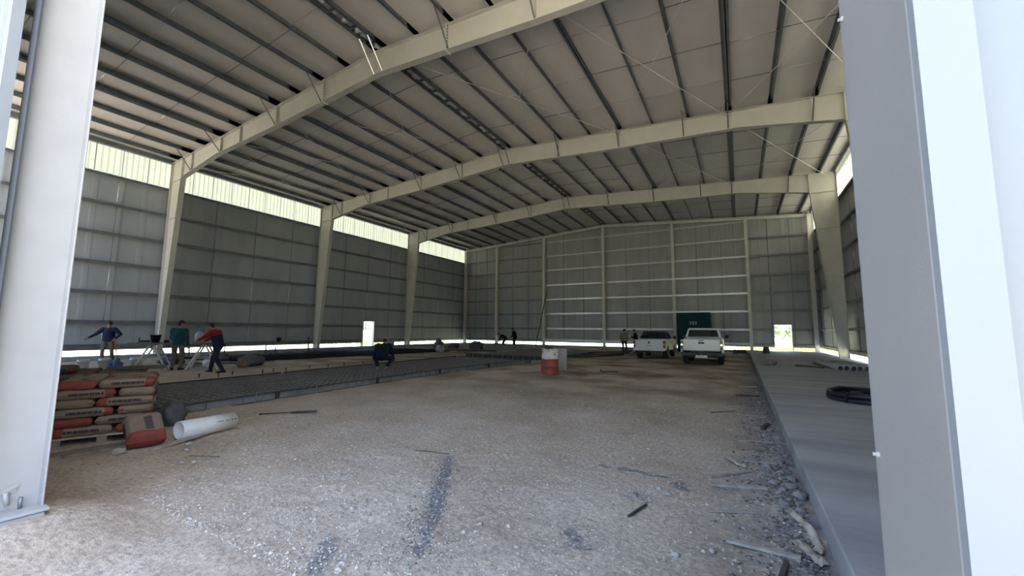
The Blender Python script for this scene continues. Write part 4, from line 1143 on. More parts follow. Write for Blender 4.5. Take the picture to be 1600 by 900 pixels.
def gravel():
    mb = MB(); rnd = random.Random(3)
    ico = [Vector(v).normalized() for v in ((0, 0, 1), (.9, 0, .3), (.2, .9, .2), (-.8, .5, .25), (-.7, -.6, .2), (.3, -.9, .3), (.5, .5, -.7), (-.5, 0, -.8), (.3, -.5, -.8))]
    fcs = [(0, 1, 2), (0, 2, 3), (0, 3, 4), (0, 4, 5), (0, 5, 1), (1, 6, 2), (2, 6, 3), (3, 6, 7), (3, 7, 4), (4, 7, 8), (4, 8, 5), (5, 8, 1), (1, 8, 6), (6, 8, 7)]
    def peb(x, y, r, mi):
        q = Matrix.Rotation(rnd.random() * 6.3, 3, 'Z'); sx, sy, sz = (rnd.uniform(.7, 1.3) for _ in range(3))
        z = dirt_z(x, y) + r * .25
        mb.add([Vector((x, y, z)) + q @ Vector((v.x * r * sx, v.y * r * sy, v.z * r * .7 * sz)) for v in ico], fcs, mi)
    for _ in range(9500):
        y = 1.7 + 8 * rnd.random() ** 1.9; x = rnd.uniform(10.6 - 1.05 * y - 3.0, 11.1)
        if x < 3.9 or x > 11.05: continue
        peb(x, y, rnd.uniform(.004, .011) * (1 + (rnd.random() < .06) * .9), 0 if rnd.random() < .72 else 1)
    for _ in range(900):
        t = rnd.random(); x = 7.55 + 1.15 * t + rnd.gauss(0, .07 + .05 * t); y = 4.0 - 1.85 * t + rnd.gauss(0, .06)
        peb(x, y, rnd.uniform(.004, .010), rnd.choice((2, 2, 3, 3, 0)))
    for cx, cy, s in ((8.1, 1.95, .12), (10.05, 4.6, .09), (9.5, 3.1, .10), (9.75, 4.1, .08), (8.4, 2.6, .14), (7.6, 2.6, .15)):
        for _ in range(110): peb(rnd.gauss(cx, s), rnd.gauss(cy, s), rnd.uniform(.004, .011), 2 if rnd.random() < .7 else 0)
    for _ in range(3200):
        y = 2.8 + 10 * rnd.random() ** 1.4; x = 11.1 - abs(rnd.gauss(0, .22)); peb(min(x, 11.08), y, rnd.uniform(.006, .018) * (1.7 if rnd.random() < .12 else 1), rnd.choice((1, 2, 2, 3, 3)))
    o = mb.build('gravel', [mat('pebble_tan', (.51, .475, .42), .95, spec=.1), mat('pebble_brown', (.33, .28, .24), .95, spec=.1), mat('pebble_grey', (.22, .212, .205), .95, spec=.1), mat('pebble_dark', (.12, .116, .112), .95, spec=.1)], fix=False)
    tag(o, 'fine gravel and grit scattered over the near dirt floor', 'gravel', kind='stuff')
gravel()

# ------------------------------------------------------------------ pick-up trucks and the green cabin
CARW = mat('white_car_paint', (0.66, 0.67, 0.67), 0.28, spec=.6)
DULL = mat('dull_grey_metal', (0.30, 0.31, 0.31), .6, .2)
GLASS = mat('dark_car_glass', (0.012, 0.014, 0.016), 0.06, spec=.8)
CHROME = mat('chrome', (0.75, 0.76, 0.77), 0.18, 1.0)
TRIM = mat('black_car_trim', (0.02, 0.021, 0.023), 0.5)
LAMP_R = mat('red_lamp', (0.28, 0.015, 0.012), 0.2)
LAMP_D = mat('smoked_lamp', (0.03, 0.018, 0.018), 0.2)
LAMP_S = mat('dark_red_lamp', (0.06, 0.012, 0.01), 0.2)
PLATE = mat('number_plate_white', (0.62, 0.62, 0.62), 0.5)
def arch(cy, r, zc, zb, n=10):
    a0 = math.asin((zb - zc) / r)
    return [(cy - r * cos(a0 + (PI - 2 * a0) * k / n), zc + r * sin(a0 + (PI - 2 * a0) * k / n)) for k in range(n + 1)]
def pickup(name, label, loc, rz, wd=.90, tail=1.20, roof=1.74, dark_top=False, red=False, wb=(1.15, 4.15), L=5.2):
    t = thing(name, label, 'pickup truck', loc, rz)
    zb = .50; r = .44; zc = .37; bt = tail - .02
    cab0 = 1.62
    side = [(.05, zb)] + arch(wb[0], r, zc, zb) + [(cab0, zb), (cab0, bt), (.05, bt)]
    mb = MB()
    for s in (-1, 1): mb.prism(side, s * wd, s * (wd - .07), 'x')
    mb.box(-wd + .07, wd - .07, .05, cab0, .70, .74).box(-wd + .07, wd - .07, cab0 - .05, cab0, .74, bt - .02)
    mb.build('cargo_bed', CARW, t, bevel=.012)
    cab = [(cab0 + .01, zb - .05)] + [(wb[1] - r - .06, zb - .05)] + arch(wb[1], r, zc, zb) + [(L - .06, .48), (L, .72), (L - .08, .98), (L - 1.0, 1.12), (L - 1.45, bt + .04), (cab0 + .01, bt + .04)]
    MB().prism(cab, -wd, wd, 'x').build('cab_body', CARW, t, bevel=.02)
    # greenhouse
    b0, b1, zt0 = cab0 + .04, L - 1.42, bt + .035
    q = [[Vector((-wd + .05, b0, zt0)), Vector((wd - .05, b0, zt0)), Vector((wd - .05, b1, zt0)), Vector((-wd + .05, b1, zt0))],
         [Vector((-wd + .20, b0 + .22, roof - .03)), Vector((wd - .20, b0 + .22, roof - .03)), Vector((wd - .20, b1 - .75, roof - .03)), Vector((-wd + .20, b1 - .75, roof - .03))],
         [Vector((-wd + .27, b0 + .30, roof)), Vector((wd - .27, b0 + .30, roof)), Vector((wd - .27, b1 - .85, roof)), Vector((-wd + .27, b1 - .85, roof))]]
    TOP = TRIM if dark_top else CARW
    MB().loft(q, sm=False).build('cab_roof', TOP, t, bevel=.035, seg=3)
    def pane(i, j, u0, u1, v0, v1, nm, up=.012):
        A, B_, C_, D = q[0][i], q[0][j], q[1][j], q[1][i]
        def P(u, v): return (A.lerp(B_, u)).lerp(D.lerp(C_, u), v)
        nrm = (B_ - A).cross(D - A).normalized()
        mid = P(.5, .5); cen = Vector((0, (b0 + b1) / 2, mid.z))
        if nrm.dot(mid - cen) < 0: nrm = -nrm
        vs = [P(u0, v0), P(u1, v0), P(u1, v1), P(u0, v1)]
        mb = MB(); mb.add([p + nrm * up for p in vs] + [p - nrm * .02 for p in vs], [(0, 1, 2, 3), (7, 6, 5, 4), (0, 4, 5, 1), (1, 5, 6, 2), (2, 6, 7, 3), (3, 7, 4, 0)])
        return mb.build(nm, GLASS, t, bevel=.004)
    rw = pane(0, 1, .06, .94, .12, .86, 'rear_window')
    pane(2, 3, .05, .95, .08, .92, 'windscreen')
    for i, j in ((1, 2), (3, 0)):
        pane(i, j, .06, .46, .12, .88, 'side_window'); pane(i, j, .50, .86, .12, .84, 'side_window')
    # tailgate
    tg = MB().box(-wd + .11, wd - .11, -.02, .045, .66, tail).build('tailgate', CARW, t, bevel=.015)
    if not red:
        MB().box(-.13, .13, -.034, -.015, tail - .20, tail - .12).build('handle', TRIM, tg, bevel=.006)
        MB().box(-.11, .11, -.034, -.015, tail - .075, tail - .035).build('stop_lamp', LAMP_D, tg, bevel=.004)
        MB().box(-wd + .13, wd - .13, -.035, -.018, .665, .70).build('lower_strip', DULL, tg)
        MB().bar((-wd + .1, cab0 - .1, bt + .11), (wd - .1, cab0 - .1, bt + .11), .06, .06).box(-wd + .08, -wd + .13, cab0 - .13, cab0 - .07, bt - .05, bt + .13).box(wd - .13, wd - .08, cab0 - .13, cab0 - .07, bt - .05, bt + .13).build('roll_bar', DULL, t)
    else:
        MB().prism([(-.045, tail - .09), (.045, tail - .09), (.05, tail - .17), (.0, tail - .25), (-.05, tail - .17)], -.026, -.019, 'y').build('badge', TRIM, tg)
        mb = MB()
        for k in range(6): mb.box(-.14 + k * .048, -.14 + k * .048 + .03, -.025, -.019, tail - .35, tail - .315)
        mb.build('badge_lettering', TRIM, tg)
        MB().box(-wd + .10, wd - .10, .02, .06, tail - .0, tail + .012).build('top_cap', TRIM, tg)
    for s in (-1, 1):
        x0, x1 = (wd - .115, wd + .004) if s > 0 else (-wd - .004, -wd + .115)
        l = MB().box(x0, x1, -.025, .12, tail - .46, tail - .06).build('tail_light', LAMP_R if red else LAMP_D, t, bevel=.012)
        for k in range(3): MB().box(x0 + .02, x1 - .02, -.032, -.02, tail - .42 + k * .13, tail - .34 + k * .13).build('lens', ([LAMP_R, PLATE, LAMP_R] if red else [LAMP_S, CHROME, LAMP_S])[k], l)
        # mirrors and wheels
        mi = MB().box(s * (wd + .02) - .01, s * (wd + .02) + .01, L - 1.72, L - 1.66, bt + .06, bt + .10).ell((s * (wd + .14), L - 1.68, bt + .13), (.10, .05, .10)).build('mirror', TRIM if dark_top or not red else CARW, t)
        for wy in wb:
            M = Matrix.Translation((s * (wd - .13), wy, .37)) @ Matrix.Rotation(PI / 2 * s, 4, 'Y')
            wq = MB().lathe([(.22, -.12), (.33, -.125), (.365, -.10), (.37, -.05), (.37, .05), (.365, .10), (.33, .125), (.22, .12), (.21, .0), (.22, -.12)], 32, M, close=False).build('wheel', RUBBER, t)
            MB().lathe([(.22, .08), (.20, .09), (.17, .05), (.07, .06), (.06, .10), (0, .10)], 24, M).build('rim', GALV_L, wq)
        MB().prism([(wb[0] + r + .02, .5), (wb[1] - r - .08, .46), (wb[1] - r - .08, .41), (wb[0] + r + .02, .45)], s * (wd - .12), s * (wd + .01), 'x').build('side_step', TRIM, t)
        for y in (2.35, 3.05): MB().box(s * wd - .012, s * wd + .018, y, y + .16, bt - .17, bt - .14).build('door_handle', CHROME if not red else TRIM, t)
    bm_ = CARW if red else CHROME
    bp = MB().box(-wd + .02, wd - .02, -.14, .06, .48 if red else .42, .66 if red else .60).build('rear_bumper', bm_ if red else TRIM, t, bevel=.03, seg=3)
    if not red: MB().box(-.42, .42, -.15, -.05, .585, .60).build('bumper_step', TRIM, bp)
    MB().box(-.25, .25, -.155, -.135, .50 if red else .36, .62 if red else .47).build('number_plate', PLATE, t)
    MB().box(-.62, .62, .1, L - .3, .36, .52).tube([(-.55, wb[0], .37), (.55, wb[0], .37)], .06, 10).build('chassis', TRIM, t)
    mb = MB().bar((0, -.22, .40), (0, .15, .40), .06, .05).tube([(0, -.22, .40), (0, -.22, .47)], .02, 8); mb.ell((0, -.22, .49), (.028, .028, .028)); mb.build('tow_ball', CHROME if not red else TRIM, t)
    MB().box(-wd + .12, wd - .12, L - .05, L + .02, .62, .86).build('grille', TRIM, t, bevel=.01)
    for s in (-1, 1): MB().box(s * (wd - .2) - .14, s * (wd - .2) + .14, L - .09, L - .01, .78, .94).build('headlight', PLATE, t, bevel=.02)
    return t
pickup('pickup_truck', 'white pickup seen from behind, grey bar above the tailgate, nearer the concrete slab', (9.05, 21.0, .0), radians(1), .90, 1.20, 1.75)
pickup('pickup_truck', 'white pickup with dark roof and red tail lights, farther back at left', (6.17, 23.75, .0), radians(1), .86, 1.09, 1.56, True, True, (1.1, 4.0), 4.9)

def cabin():
    t = thing('site_cabin', 'dark green ribbed steel cabin standing against the far wall behind the trucks', 'cabin', (7.58, 33.6, .02))
    G = mat('dark_green_paint', (0.012, 0.050, 0.050), .75, c2=(.009, .04, .042), scale=3, spec=.15)
    mb = MB(); x0, x1, d, h = -1.16, 1.16, 1.9, 3.0
    mb.box(x0 + .04, x1 - .04, .04, d - .04, .12, h - .04)
    n = 22
    for k in range(n):
        x = x0 + .12 + (x1 - x0 - .24) * k / n; mb.box(x, x + .055, .015, .05, .18, h - .16)
    for k in range(16):
        y = .14 + (d - .28) * k / 16
        mb.box(x0 + .012, x0 + .045, y, y + .06, .18, h - .16); mb.box(x1 - .045, x1 - .012, y, y + .06, .18, h - .16)
    mb.build('ribbed_wall', G, t)
    mb = MB()
    for x in (x0, x1 - .1):
        for y in (0, d - .1): mb.box(x, x + .1, y, y + .1, 0, h)
    for z in (.05, h - .14):
        mb.box(x0, x1, 0, .08, z, z + .14); mb.box(x0, x1, d - .08, d, z, z + .14); mb.box(x0, x0 + .08, 0, d, z, z + .14); mb.box(x1 - .08, x1, 0, d, z, z + .14)
    mb.build('corner_frame', G, t, bevel=.008)
    Wp = mat('faded_white_paint', (.42, .46, .46), .6)
    mb = MB(); zc = 2.20
    for k, xx in enumerate((-.24, -.06, .14)):
        for q, (o0, w0) in enumerate(((0, .10), (.03, .09), (0, .12)) if k != 1 else ((0, .14), (0, .14), (.02, .12))):
            mb.box(xx + o0, xx + o0 + w0, .003, .014, zc - .12 + q * .09, zc - .065 + q * .09)
    mb.build('painted_mark', Wp, t)
cabin()

# ------------------------------------------------------------------ people
SKIN = mat('skin', (0.33, 0.19, 0.13), .55)
HAIR = mat('dark_hair', (0.015, 0.012, 0.011), .7)
EYE = mat('eye_dark', (0.02, 0.015, 0.012), .2)
def bake_remesh(mb, name, m, parent, vox, smooth=4):
    o = mb.build(name, m, parent, fix=True)
    r = o.modifiers.new('r', 'REMESH'); r.mode = 'VOXEL'; r.voxel_size = vox; r.use_smooth_shade = True
    s = o.modifiers.new('s', 'SMOOTH'); s.factor = .5; s.iterations = smooth
    dg = bpy.context.evaluated_depsgraph_get(); me = bpy.data.meshes.new_from_object(o.evaluated_get(dg))
    o.modifiers.clear(); old = o.data; o.data = me; bpy.data.meshes.remove(old)
    if not me.materials: me.materials.append(m)
    me.polygons.foreach_set('use_smooth', [True] * len(me.polygons))
    return o
def cap_(mb, a, b, ra, rb, n=12):
    a = Vector(a); b = Vector(b); d = b - a; L = d.length
    if L < 1e-5: mb.ell(a, (ra, ra, ra), None, n, 8); return
    R = d.to_track_quat('Z', 'X').to_matrix().to_4x4(); R.translation = a
    pr = [(max(1e-4, ra * sin(t)), -ra * cos(t)) for t in strips(0.0, PI / 2, 5)] + [(max(1e-4, rb * cos(t)), L + rb * sin(t)) for t in strips(0, PI / 2, 5)]
    mb.lathe(pr, n, R)
def ik(a, c, l1, l2, hint):
    a = Vector(a); c = Vector(c); d = c - a; L = min(d.length, (l1 + l2) * .995); d.normalize()
    x = (l1 * l1 - l2 * l2 + L * L) / (2 * L); h = sqrt(max(0, l1 * l1 - x * x))
    hv = Vector(hint); hv = (hv - d * hv.dot(d)).normalized()
    return a + d * x + hv * h, a + d * L
def person(label, loc, rz, hgt=1.73, pelvis=(0, 0, .93), lean=0.05, curl=0.1, twist=0.0, wrists=None, ankles=None, knees=None, elbows=None, toes=None,
           head=(0, 0), jacket=(.03, .04, .07), trousers=(.03, .035, .05), shoes=(.03, .028, .026), hat=None, sleeve2=None, bulk=1.0, grip=(.6, .6), stripe=None):
    k = hgt / 1.73
    t = thing('person', label, 'person', loc, rz); t.scale = (k, k, k)
    P = Vector(pelvis)
    tw = Matrix.Rotation(twist, 3, 'Z')
    N = 12; spine = [P.copy()]; dirs = []
    for i in range(N):
        a = lean + curl * (i / N)
        d = tw @ Vector((0, sin(a), cos(a))); dirs.append(d); spine.append(spine[-1] + d * (.53 / N))
    dirs.append(dirs[-1])
    right = tw @ Vector((1, 0, 0))
    def sp(u):
        u *= N; i = max(0, min(int(u), N - 1)); return spine[i] + (spine[i + 1] - spine[i]) * (u - i), dirs[i]
    def ringw(u, w, d, n=20, off=0):
        c, dr = sp(u); f = right.cross(dr) * -1; c = c + f * off
        return [c + right * (w * abs(cos(q)) ** .95 * (1 if cos(q) > 0 else -1)) + f * (d * sin(q)) for q in strips(0, 2 * PI, n)[:-1]]
    nk, nd = sp(1.0)
    fwd = right.cross(nd) * -1
    hy, hp = head
    HR = tw @ Matrix.Rotation(hy, 3, 'Z') @ Matrix.Rotation(-(lean + curl) * .55 - hp, 3, 'X')
    hb = nk + nd * .05; HC = hb + HR @ Vector((0, .025, .135))
    sh = {s: sp(.87)[0] + right * s * .185 + nd * .01 for s in (-1, 1)}
    hip = {s: P + right * s * .095 + Vector((0, 0, -.02)) for s in (-1, 1)}
    wr = wrists or {}; an = ankles or {}; tz = toes or {}
    A = {}; K = {}; E_ = {}; Wr = {}
    for s in (-1, 1):
        tgt = Vector(an.get(s, (s * .11, 0, .09)))
        K[s], A[s] = ik(hip[s], tgt, .43, .42, (knees or {}).get(s, (s * .15, 1, 0)))
        tgt = Vector(wr.get(s, sh[s] + Vector((s * .10, .04, -.52))))
        E_[s], Wr[s] = ik(sh[s], tgt, .29, .255, (elbows or {}).get(s, (s * .5, -1, -.1)))
    b = MB()
    b.loft([ringw(0, .155, .105), ringw(.25, .145, .10), ringw(.5, .15, .105), ringw(.75, .17, .11), ringw(.9, .15, .085), ringw(1.0, .06, .055)])
    cap_(b, nk - nd * .05, hb + HR @ Vector((0, .01, .05)), .058, .054)
    # head: cranium, jaw, nose, brows, lips, ears
    H = lambda x, y, z: HC + HR @ Vector((x, y, z))
    b.ell(HC + HR @ Vector((0, -.012, .025)), (.076, .095, .092), HR, 20, 14)
    b.ell(H(0, .022, -.045), (.058, .066, .072), HR, 16, 10)
    cap_(b, H(0, .085, .012), H(0, .104, -.022), .010, .015)
    b.ell(H(0, .103, -.026), (.019, .012, .010), HR, 8, 6)
    b.ell(H(0, .078, -.058), (.026, .014, .009), HR, 8, 6); b.ell(H(0, .076, -.072), (.022, .014, .009), HR, 8, 6); b.ell(H(0, .068, -.10), (.022, .018, .016), HR, 8, 6)
    for s in (-1, 1):
        b.ell(H(s * .035, .078, .022), (.026, .012, .009), HR, 8, 6)
        b.ell(H(s * .078, -.008, -.012), (.011, .022, .034), HR, 8, 8)
        # limbs
        cap_(b, hip[s], K[s], .082, .056); cap_(b, K[s], K[s].lerp(A[s], .35), .055, .056); cap_(b, K[s].lerp(A[s], .35), A[s], .056, .036)
        f = Vector(tz.get(s, (s * .25, 1, 0))).normalized()
        cap_(b, A[s] + Vector((0, 0, -.03)) - f * .03, A[s] + f * .13 + Vector((0, 0, -.045)), .038, .028)
        cap_(b, sh[s], E_[s], .050, .040); cap_(b, E_[s], E_[s].lerp(Wr[s], .3), .040, .041); cap_(b, E_[s].lerp(Wr[s], .3), Wr[s], .041, .027)
        cap_(b, sp(.95)[0], sh[s], .06, .055)
        # hand
        g = grip[0] if s < 0 else grip[1]
        hd = (Wr[s] - E_[s]).normalized(); pal = hd.cross(Vector((s, .3, .1))).normalized(); lat = hd.cross(pal).normalized()
        if lat.y < 0: lat = -lat
        inn = lat.cross(hd) * (1 if (lat.cross(hd)).dot(-right * s) > 0 else -1)
        HM = Matrix((lat, hd, inn)).transposed()
        b.ell(Wr[s] + hd * .048, (.042, .052, .017), HM, 14, 10)
        for q in range(4):
            x = (.030, .010, -.010, -.029)[q]; ln = (.036, .041, .038, .030)[q]
            p0 = Wr[s] + hd * .085 + lat * x; p1 = p0 + hd * ln * cos(g * .6) + inn * ln * sin(g * .6); p2 = p1 + (hd * cos(g * 1.6) + inn * sin(g * 1.6)) * ln * .62; p3 = p2 + (hd * cos(g * 2.4) + inn * sin(g * 2.4)) * ln * .5
            cap_(b, p0, p1, .0098, .0092, 8); cap_(b, p1, p2, .0092, .0085, 8); cap_(b, p2, p3, .0085, .0075, 8)
        p0 = Wr[s] + hd * .025 + lat * .034; p1 = p0 + (lat * .75 + hd * .55 + inn * .3).normalized() * .04; p2 = p1 + (hd * .8 + inn * .55 + lat * .15).normalized() * .032
        cap_(b, p0, p1, .013, .0115, 8); cap_(b, p1, p2, .0115, .009, 8)
    bake_remesh(b, 'body', SKIN, t, .0075, 3)
    for s in (-1, 1): MB().ell(H(s * .033, .083, .004), (.012, .007, .007), HR, 10, 6).build('eye', EYE, t)
    # hair and hat
    hm = MB(); 
    hm.ell(H(0, -.022, .036), (.083, .099, .093), HR, 18, 12, 0, lambda p: p if p.z > -.04 or p.y < .0 else Vector((p.x, min(p.y, .02), p.z)))
    hm.ell(H(0, -.055, -.03), (.066, .05, .06), HR, 12, 8)
    bake_remesh(hm, 'hair', HAIR, t, .010, 2)
    if hat:
        hc, kind = hat
        HM_ = mat('hat_%s_%d' % (kind, int(hc[0] * 1000)), hc, .6 if kind == 'cap' else .35)
        mb = MB(); prof = []
        for q in range(9):
            a = PI / 2 * q / 8; prof.append((cos(a), sin(a)))
        rings = [[HC + HR @ Vector((.092 * r * cos(u), -.014 + .112 * r * sin(u), .035 + .092 * z)) for u in strips(0, 2 * PI, 24)[:-1]] for r, z in prof if r > .02]
        mb.loft(rings)
        br = []
        for rr, zz in ((.095, .030), (.112 if kind == 'helmet' else .1, .026)):
            br.append([HC + HR @ Vector((rr * cos(u), -.014 + (rr + .02 + (.075 if kind == 'cap' and sin(u) > .25 else (.02 if sin(u) > 0 else 0)) * (1 if rr > .096 else 0)) * sin(u), zz)) for u in strips(0, 2 * PI, 24)[:-1]])
        mb.loft(br + [[v + HR @ Vector((0, 0, .008)) for v in r] for r in reversed(br)])
        mb.build('hard_hat' if kind == 'helmet' else 'cap', HM_, t)
    # jacket
    def cm(c, nm): return mat('%s_%03d%03d%03d' % (nm, int(c[0] * 999), int(c[1] * 999), int(c[2] * 999)), c, .85, c2=tuple(x * .75 for x in c), scale=9, bump=.5, bscale=14, spec=.2)
    j = MB(); g = .024 * bulk
    j.loft([ringw(-.10, .172 + g, .122 + g), ringw(.12, .165 + g, .118 + g), ringw(.4, .168 + g, .122 + g), ringw(.70, .182 + g * .8, .125 + g), ringw(.86, .160 + g * .6, .105 + g * .6), ringw(.95, .115, .085), ringw(.99, .085, .078), ringw(1.04, .074, .070)])
    slv = MB() if sleeve2 else j
    for s in (-1, 1):
        cap_(j, sp(.88)[0] + right * s * .05, sh[s], .085, .072)
        cap_(slv, sh[s], E_[s], .074 + g * .6, .066); cap_(slv, E_[s], Wr[s] - (Wr[s] - E_[s]).normalized() * .03, .060, .046)
    bake_remesh(j, 'jacket', cm(jacket, 'jacket'), t, .011, 4)
    if sleeve2: bake_remesh(slv, 'sleeves', cm(sleeve2, 'sleeve'), t, .011, 4)
    if stripe:
        y = MB(); y.loft([ringw(.62, .190 + g, .131 + g), ringw(.86, .166 + g, .112 + g), ringw(.99, .09, .083)])
        bake_remesh(y, 'jacket_yoke', cm(stripe, 'yoke'), t, .011, 3)
    tr = MB()
    tr.loft([ringw(-.16, .150, .115), ringw(-.02, .172, .124), ringw(.14, .158, .112)])
    for s in (-1, 1):
        cap_(tr, hip[s] + Vector((0, 0, .02)), K[s], .102, .074); cap_(tr, K[s], A[s] + (K[s] - A[s]).normalized() * .02, .074, .058)
    bake_remesh(tr, 'trousers', cm(trousers, 'trousers'), t, .011, 4)
    for s in (-1, 1):
        f = Vector(tz.get(s, (s * .25, 1, 0))).normalized(); fl = Vector((f.x, f.y, 0)).normalized(); sd = Vector((fl.y, -fl.x, 0))
        c = A[s] + Vector((0, 0, -.09 if A[s].z < .12 else -.075)); rings = []
        for y, w, h in ((-.085, .030, .07), (-.06, .043, .095), (.0, .046, .10), (.06, .047, .075), (.12, .050, .055), (.175, .044, .045), (.20, .02, .03)):
            rings.append([c + f * y + sd * (w * cos(q)) + Vector((0, 0, max(0.0, h * .5 + h * .5 * sin(q)))) for q in strips(0, 2 * PI, 14)[:-1]])
        mb = MB().loft(rings)
        bo = mb.build('boot', cm(shoes, 'boot'), t)
    return t, (lambda v: Vector(loc) + Matrix.Rotation(rz, 3, 'Z') @ (Vector(v) * k))

def facing(x, y):           # rotation that turns local +Y towards the plan direction (x, y)
    return atan2(-x, y)
gz = dirt_z(-7.3, 7.1)
# man in dark navy by the left wall, one arm stretched out, the other on a red-handled tool
pa, fa = person('person in a navy jacket and cap by the left wall, holding a red tool', (-13.95, 7.02, .0), facing(.93, -.5), 1.80, lean=.16, curl=.2,
       wrists={1: (.62, .28, .98), -1: (-.24, .20, .98)}, ankles={1: (.13, .12, .09), -1: (-.15, -.12, .09)}, elbows={1: (.2, -.3, -1), -1: (-1, -.3, 0)},
       head=(.35, .15), jacket=(.022, .034, .075), trousers=(.17, .155, .125), hat=((.02, .02, .024), 'cap'), bulk=1.5)
def red_tool():
    a, b = fa((-.235, .30, 1.02)), fa((-.44, .36, .05))
    t = thing('shovel', 'red-handled shovel held by the worker near the left wall', 'shovel', b)
    d = a - b
    MB().tube([d * .35, d * 1.02], .022, 10).build('handle', mat('red_paint', (.42, .05, .04), .5), t)
    MB().tube([d * .0, d * .36], .014, 8).build('shaft', FORM_D, t)
    mb = MB(); mb.ell(d * .02, (.09, .02, .13), d.to_track_quat('Z', 'X').to_matrix(), 14, 8); mb.build('blade', FORM_D, t)
red_tool()
# man in teal, back to the camera
person('person in a teal jacket and cap, back turned, at the work table', (-7.22, 6.98, gz), facing(-.75, .66), 1.76, lean=.03, curl=.06,
       wrists={1: (.27, .10, .86), -1: (-.16, .30, 1.0)}, ankles={1: (.12, .0, .09), -1: (-.13, .03, .09)}, head=(-.95, .05), jacket=(.020, .085, .105), trousers=(.17, .145, .13), hat=((.02, .022, .026), 'cap'), bulk=1.1)
# man in red and navy, mid-stride, hands on the table
person('person in a red and navy jacket leaning to the work table mid-stride', (-5.33, 7.38, dirt_z(-5.3, 7.4)), facing(-.88, -.47), 1.80, pelvis=(0, -.05, .89), lean=.22, curl=.28,
       wrists={1: (.16, .66, .98), -1: (-.10, .68, 1.0)}, ankles={1: (.10, .24, .09), -1: (-.11, -.34, .10)}, elbows={1: (.6, -.5, -.8), -1: (-.6, -.5, -.8)},
       head=(.1, .35), jacket=(.018, .024, .055), sleeve2=(.30, .022, .028), stripe=(.30, .022, .028), trousers=(.020, .028, .05), bulk=1.0)
# worker squatting on the mesh
person('person squatting on the rebar mesh in dark clothes and a yellow hard hat', (-.62, 10.55, .13), facing(-.55, .84), 1.80, pelvis=(0, -.10, .40), lean=.42, curl=.45,
       wrists={-1: (-.46, .40, .10), 1: (.30, .46, .28)}, ankles={1: (.17, -.02, .09), -1: (-.13, -.05, .09)}, knees={1: (.45, 1, .5), -1: (-.45, 1, .5)}, elbows={1: (1, -.2, 0), -1: (-1, -.1, 0)},
       head=(.0, .05), jacket=(.010, .012, .026), trousers=(.012, .015, .036), shoes=(.30, .32, .32), hat=((.55, .38, .05), 'helmet'), bulk=2.0)
# two dark figures at far left
person('person standing hunched in dark clothes behind the stacked wall panels', (-6.05, 30.3, .02), facing(-.6, -.8), 1.74, lean=.12, curl=.3, wrists={1: (.2, .3, .95), -1: (-.2, .3, .95)}, head=(0, .3), jacket=(.008, .008, .01), trousers=(.008, .008, .01), bulk=1.6)
person('person bent right over in dark clothes behind the stacked wall panels', (-6.95, 30.0, .02), facing(-.85, -.5), 1.70, pelvis=(0, -.15, .86), lean=.95, curl=.35, wrists={1: (.15, .55, .55), -1: (-.15, .5, .5)}, ankles={1: (.14, .1, .09), -1: (-.14, -.12, .09)}, head=(0, .1), jacket=(.008, .008, .01), trousers=(.008, .008, .01), bulk=1.6)
# two men left of the trucks
person('person in a tan jacket and dark trousers standing left of the trucks, back to us', (3.46, 29.1, .0), facing(.1, 1), 1.70, lean=.03, wrists={1: (.22, .22, 1.0), -1: (-.25, .08, .9)}, head=(-.5, 0), jacket=(.20, .17, .12), trousers=(.010, .010, .012), bulk=2.2)
person('person in black beside the left truck, holding up something pale', (4.02, 30.3, .0), facing(-.9, -.35), 1.68, lean=.05, curl=.15, wrists={1: (.08, .33, 1.22), -1: (-.1, .33, 1.16)}, head=(0, .2), jacket=(.010, .010, .013), trousers=(.010, .010, .012), bulk=1.5)
def papers():
    p = Vector((4.02, 30.3, 0)) + Matrix.Rotation(facing(-.9, -.35), 3, 'Z') @ Vector((0, .45, 1.22))
    o = MB().box(-.10, .10, -.008, .008, -.13, .13).build('paper_pad', PLASTIC_W, loc=p, rot=(.3, 0, facing(-.9, -.35)), bevel=.003); tag(o, 'pale pad of papers held by the person in black', 'papers')
papers()

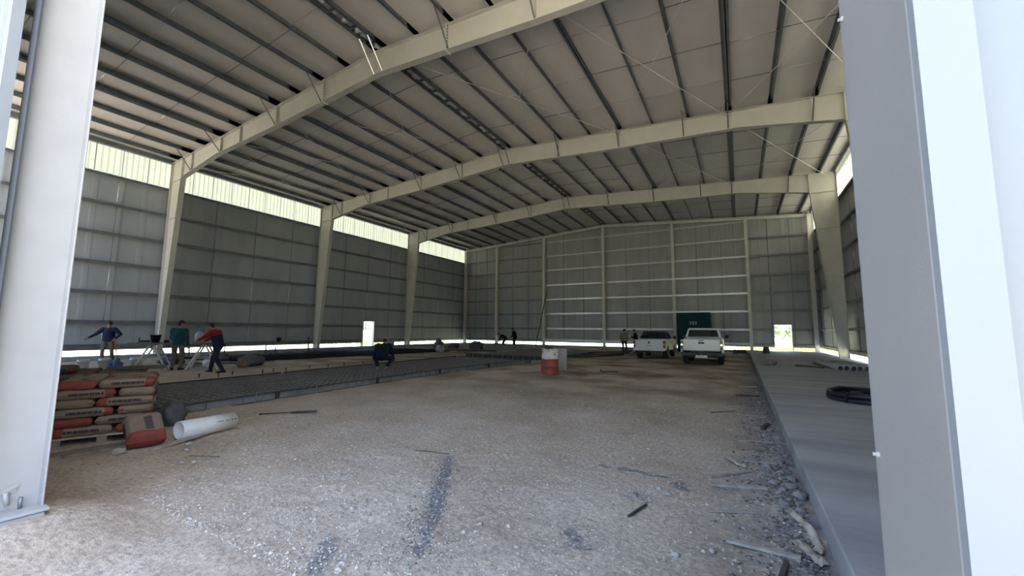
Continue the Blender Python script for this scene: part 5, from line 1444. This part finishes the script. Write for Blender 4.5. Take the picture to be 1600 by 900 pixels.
# ------------------------------------------------------------------ outside: bushes and weeds beyond the doorways
LEAF = mat('bush_leaves', (0.06, 0.11, 0.03), .7, c2=(0.10, 0.16, 0.05), scale=2)
WEED = mat('yellow_green_weeds', (0.34, 0.42, 0.12), .8, c2=(0.45, 0.46, 0.18), scale=4)
def bush(loc, r, label, seed):
    rnd = random.Random(seed); t = thing('bush', label, 'bush', loc, 0, 'bushes beyond the doorways')
    mb = MB()
    for _ in range(520):
        a = rnd.random() * 6.283; u = rnd.uniform(-.2, 1); rr = sqrt(max(0, 1 - u * u)) * rnd.uniform(.75, 1.05)
        c = Vector((rr * cos(a) * r * 1.3, rr * sin(a) * r * 1.3, (u * .9 + .45) * r * (1 + .25 * noise.noise(Vector((a, u, seed))))))
        s = r * rnd.uniform(.10, .2); M = Matrix.Rotation(rnd.random() * 6.3, 3, 'Z') @ Matrix.Rotation(rnd.uniform(-1.2, 1.2), 3, 'X')
        mb.add([c + M @ Vector(v) * s for v in ((-.5, 0, 0), (0, -.3, .1), (.5, 0, 0), (0, .9, .15))], [(0, 1, 2, 3)])
    mb.build('foliage', LEAF, t, fix=False)
    mb = MB()
    for k in range(5):
        a = k * 1.26; mb.tube([(0, 0, 0), (.25 * r * cos(a), .25 * r * sin(a), .4 * r), (.6 * r * cos(a), .6 * r * sin(a), .9 * r)], [.06 * r, .045 * r, .02 * r], 6)
    mb.build('stem', WOOD_D, t)
for k, (x, y, r, lab) in enumerate(((-50, 47, 2.6, 'big green bush far beyond the left wall doorway'), (-46, 42, 1.5, 'smaller green bush beyond the left wall doorway'), (-58, 50.5, 2.2, 'green bush furthest away beyond the left wall doorway'),
        (15.2, 92, 2.2, 'green bush seen through the far doorway, left one'), (21.2, 96, 2.4, 'green bush seen through the far doorway, middle one'), (26.5, 101, 2.5, 'green bush seen through the far doorway, right one'), (12.2, 103, 2.0, 'smaller green bush far beyond the far doorway'))):
    bush((x, y, -.12), r, lab, k + 5)
def weeds():
    mb = MB(); rnd = random.Random(9)
    def tuft(x, y, h):
        for _ in range(9):
            a = rnd.random() * 6.3; l = h * rnd.uniform(.6, 1.2); dx, dy = cos(a) * l * .45, sin(a) * l * .45; w_ = .02
            mb.add([(x - w_ * sin(a), y + w_ * cos(a), -.12), (x + w_ * sin(a), y - w_ * cos(a), -.12), (x + dx * .5, y + dy * .5, -.12 + l * .7), (x + dx, y + dy, -.12 + l)], [(0, 1, 2), (0, 2, 3)])
    for _ in range(700): tuft(rnd.uniform(10.5, 18), rnd.uniform(37.6, 46), rnd.uniform(.25, .6))
    for _ in range(500): tuft(rnd.uniform(-34, -21), rnd.uniform(27, 37), rnd.uniform(.2, .55))
    o = mb.build('weeds', WEED, fix=False); tag(o, 'yellow green weeds growing outside the doorways', 'weeds', kind='stuff')
weeds()
def fence():
    t = thing('wire_fence', 'thin wire fence crossing the field beyond the far doorway', 'fence', (17, 62, -.12))
    for k in range(5): MB().box(-.05, .05, -.05, .05, 0, 1.25).build('post', WOOD, t, loc=(-8 + k * 4, 0, 0))
    for z in (.5, .9, 1.15): MB().tube([(-8, 0, z), (8, 0, z)], .012, 5).build('wire', GALV, t)
fence()
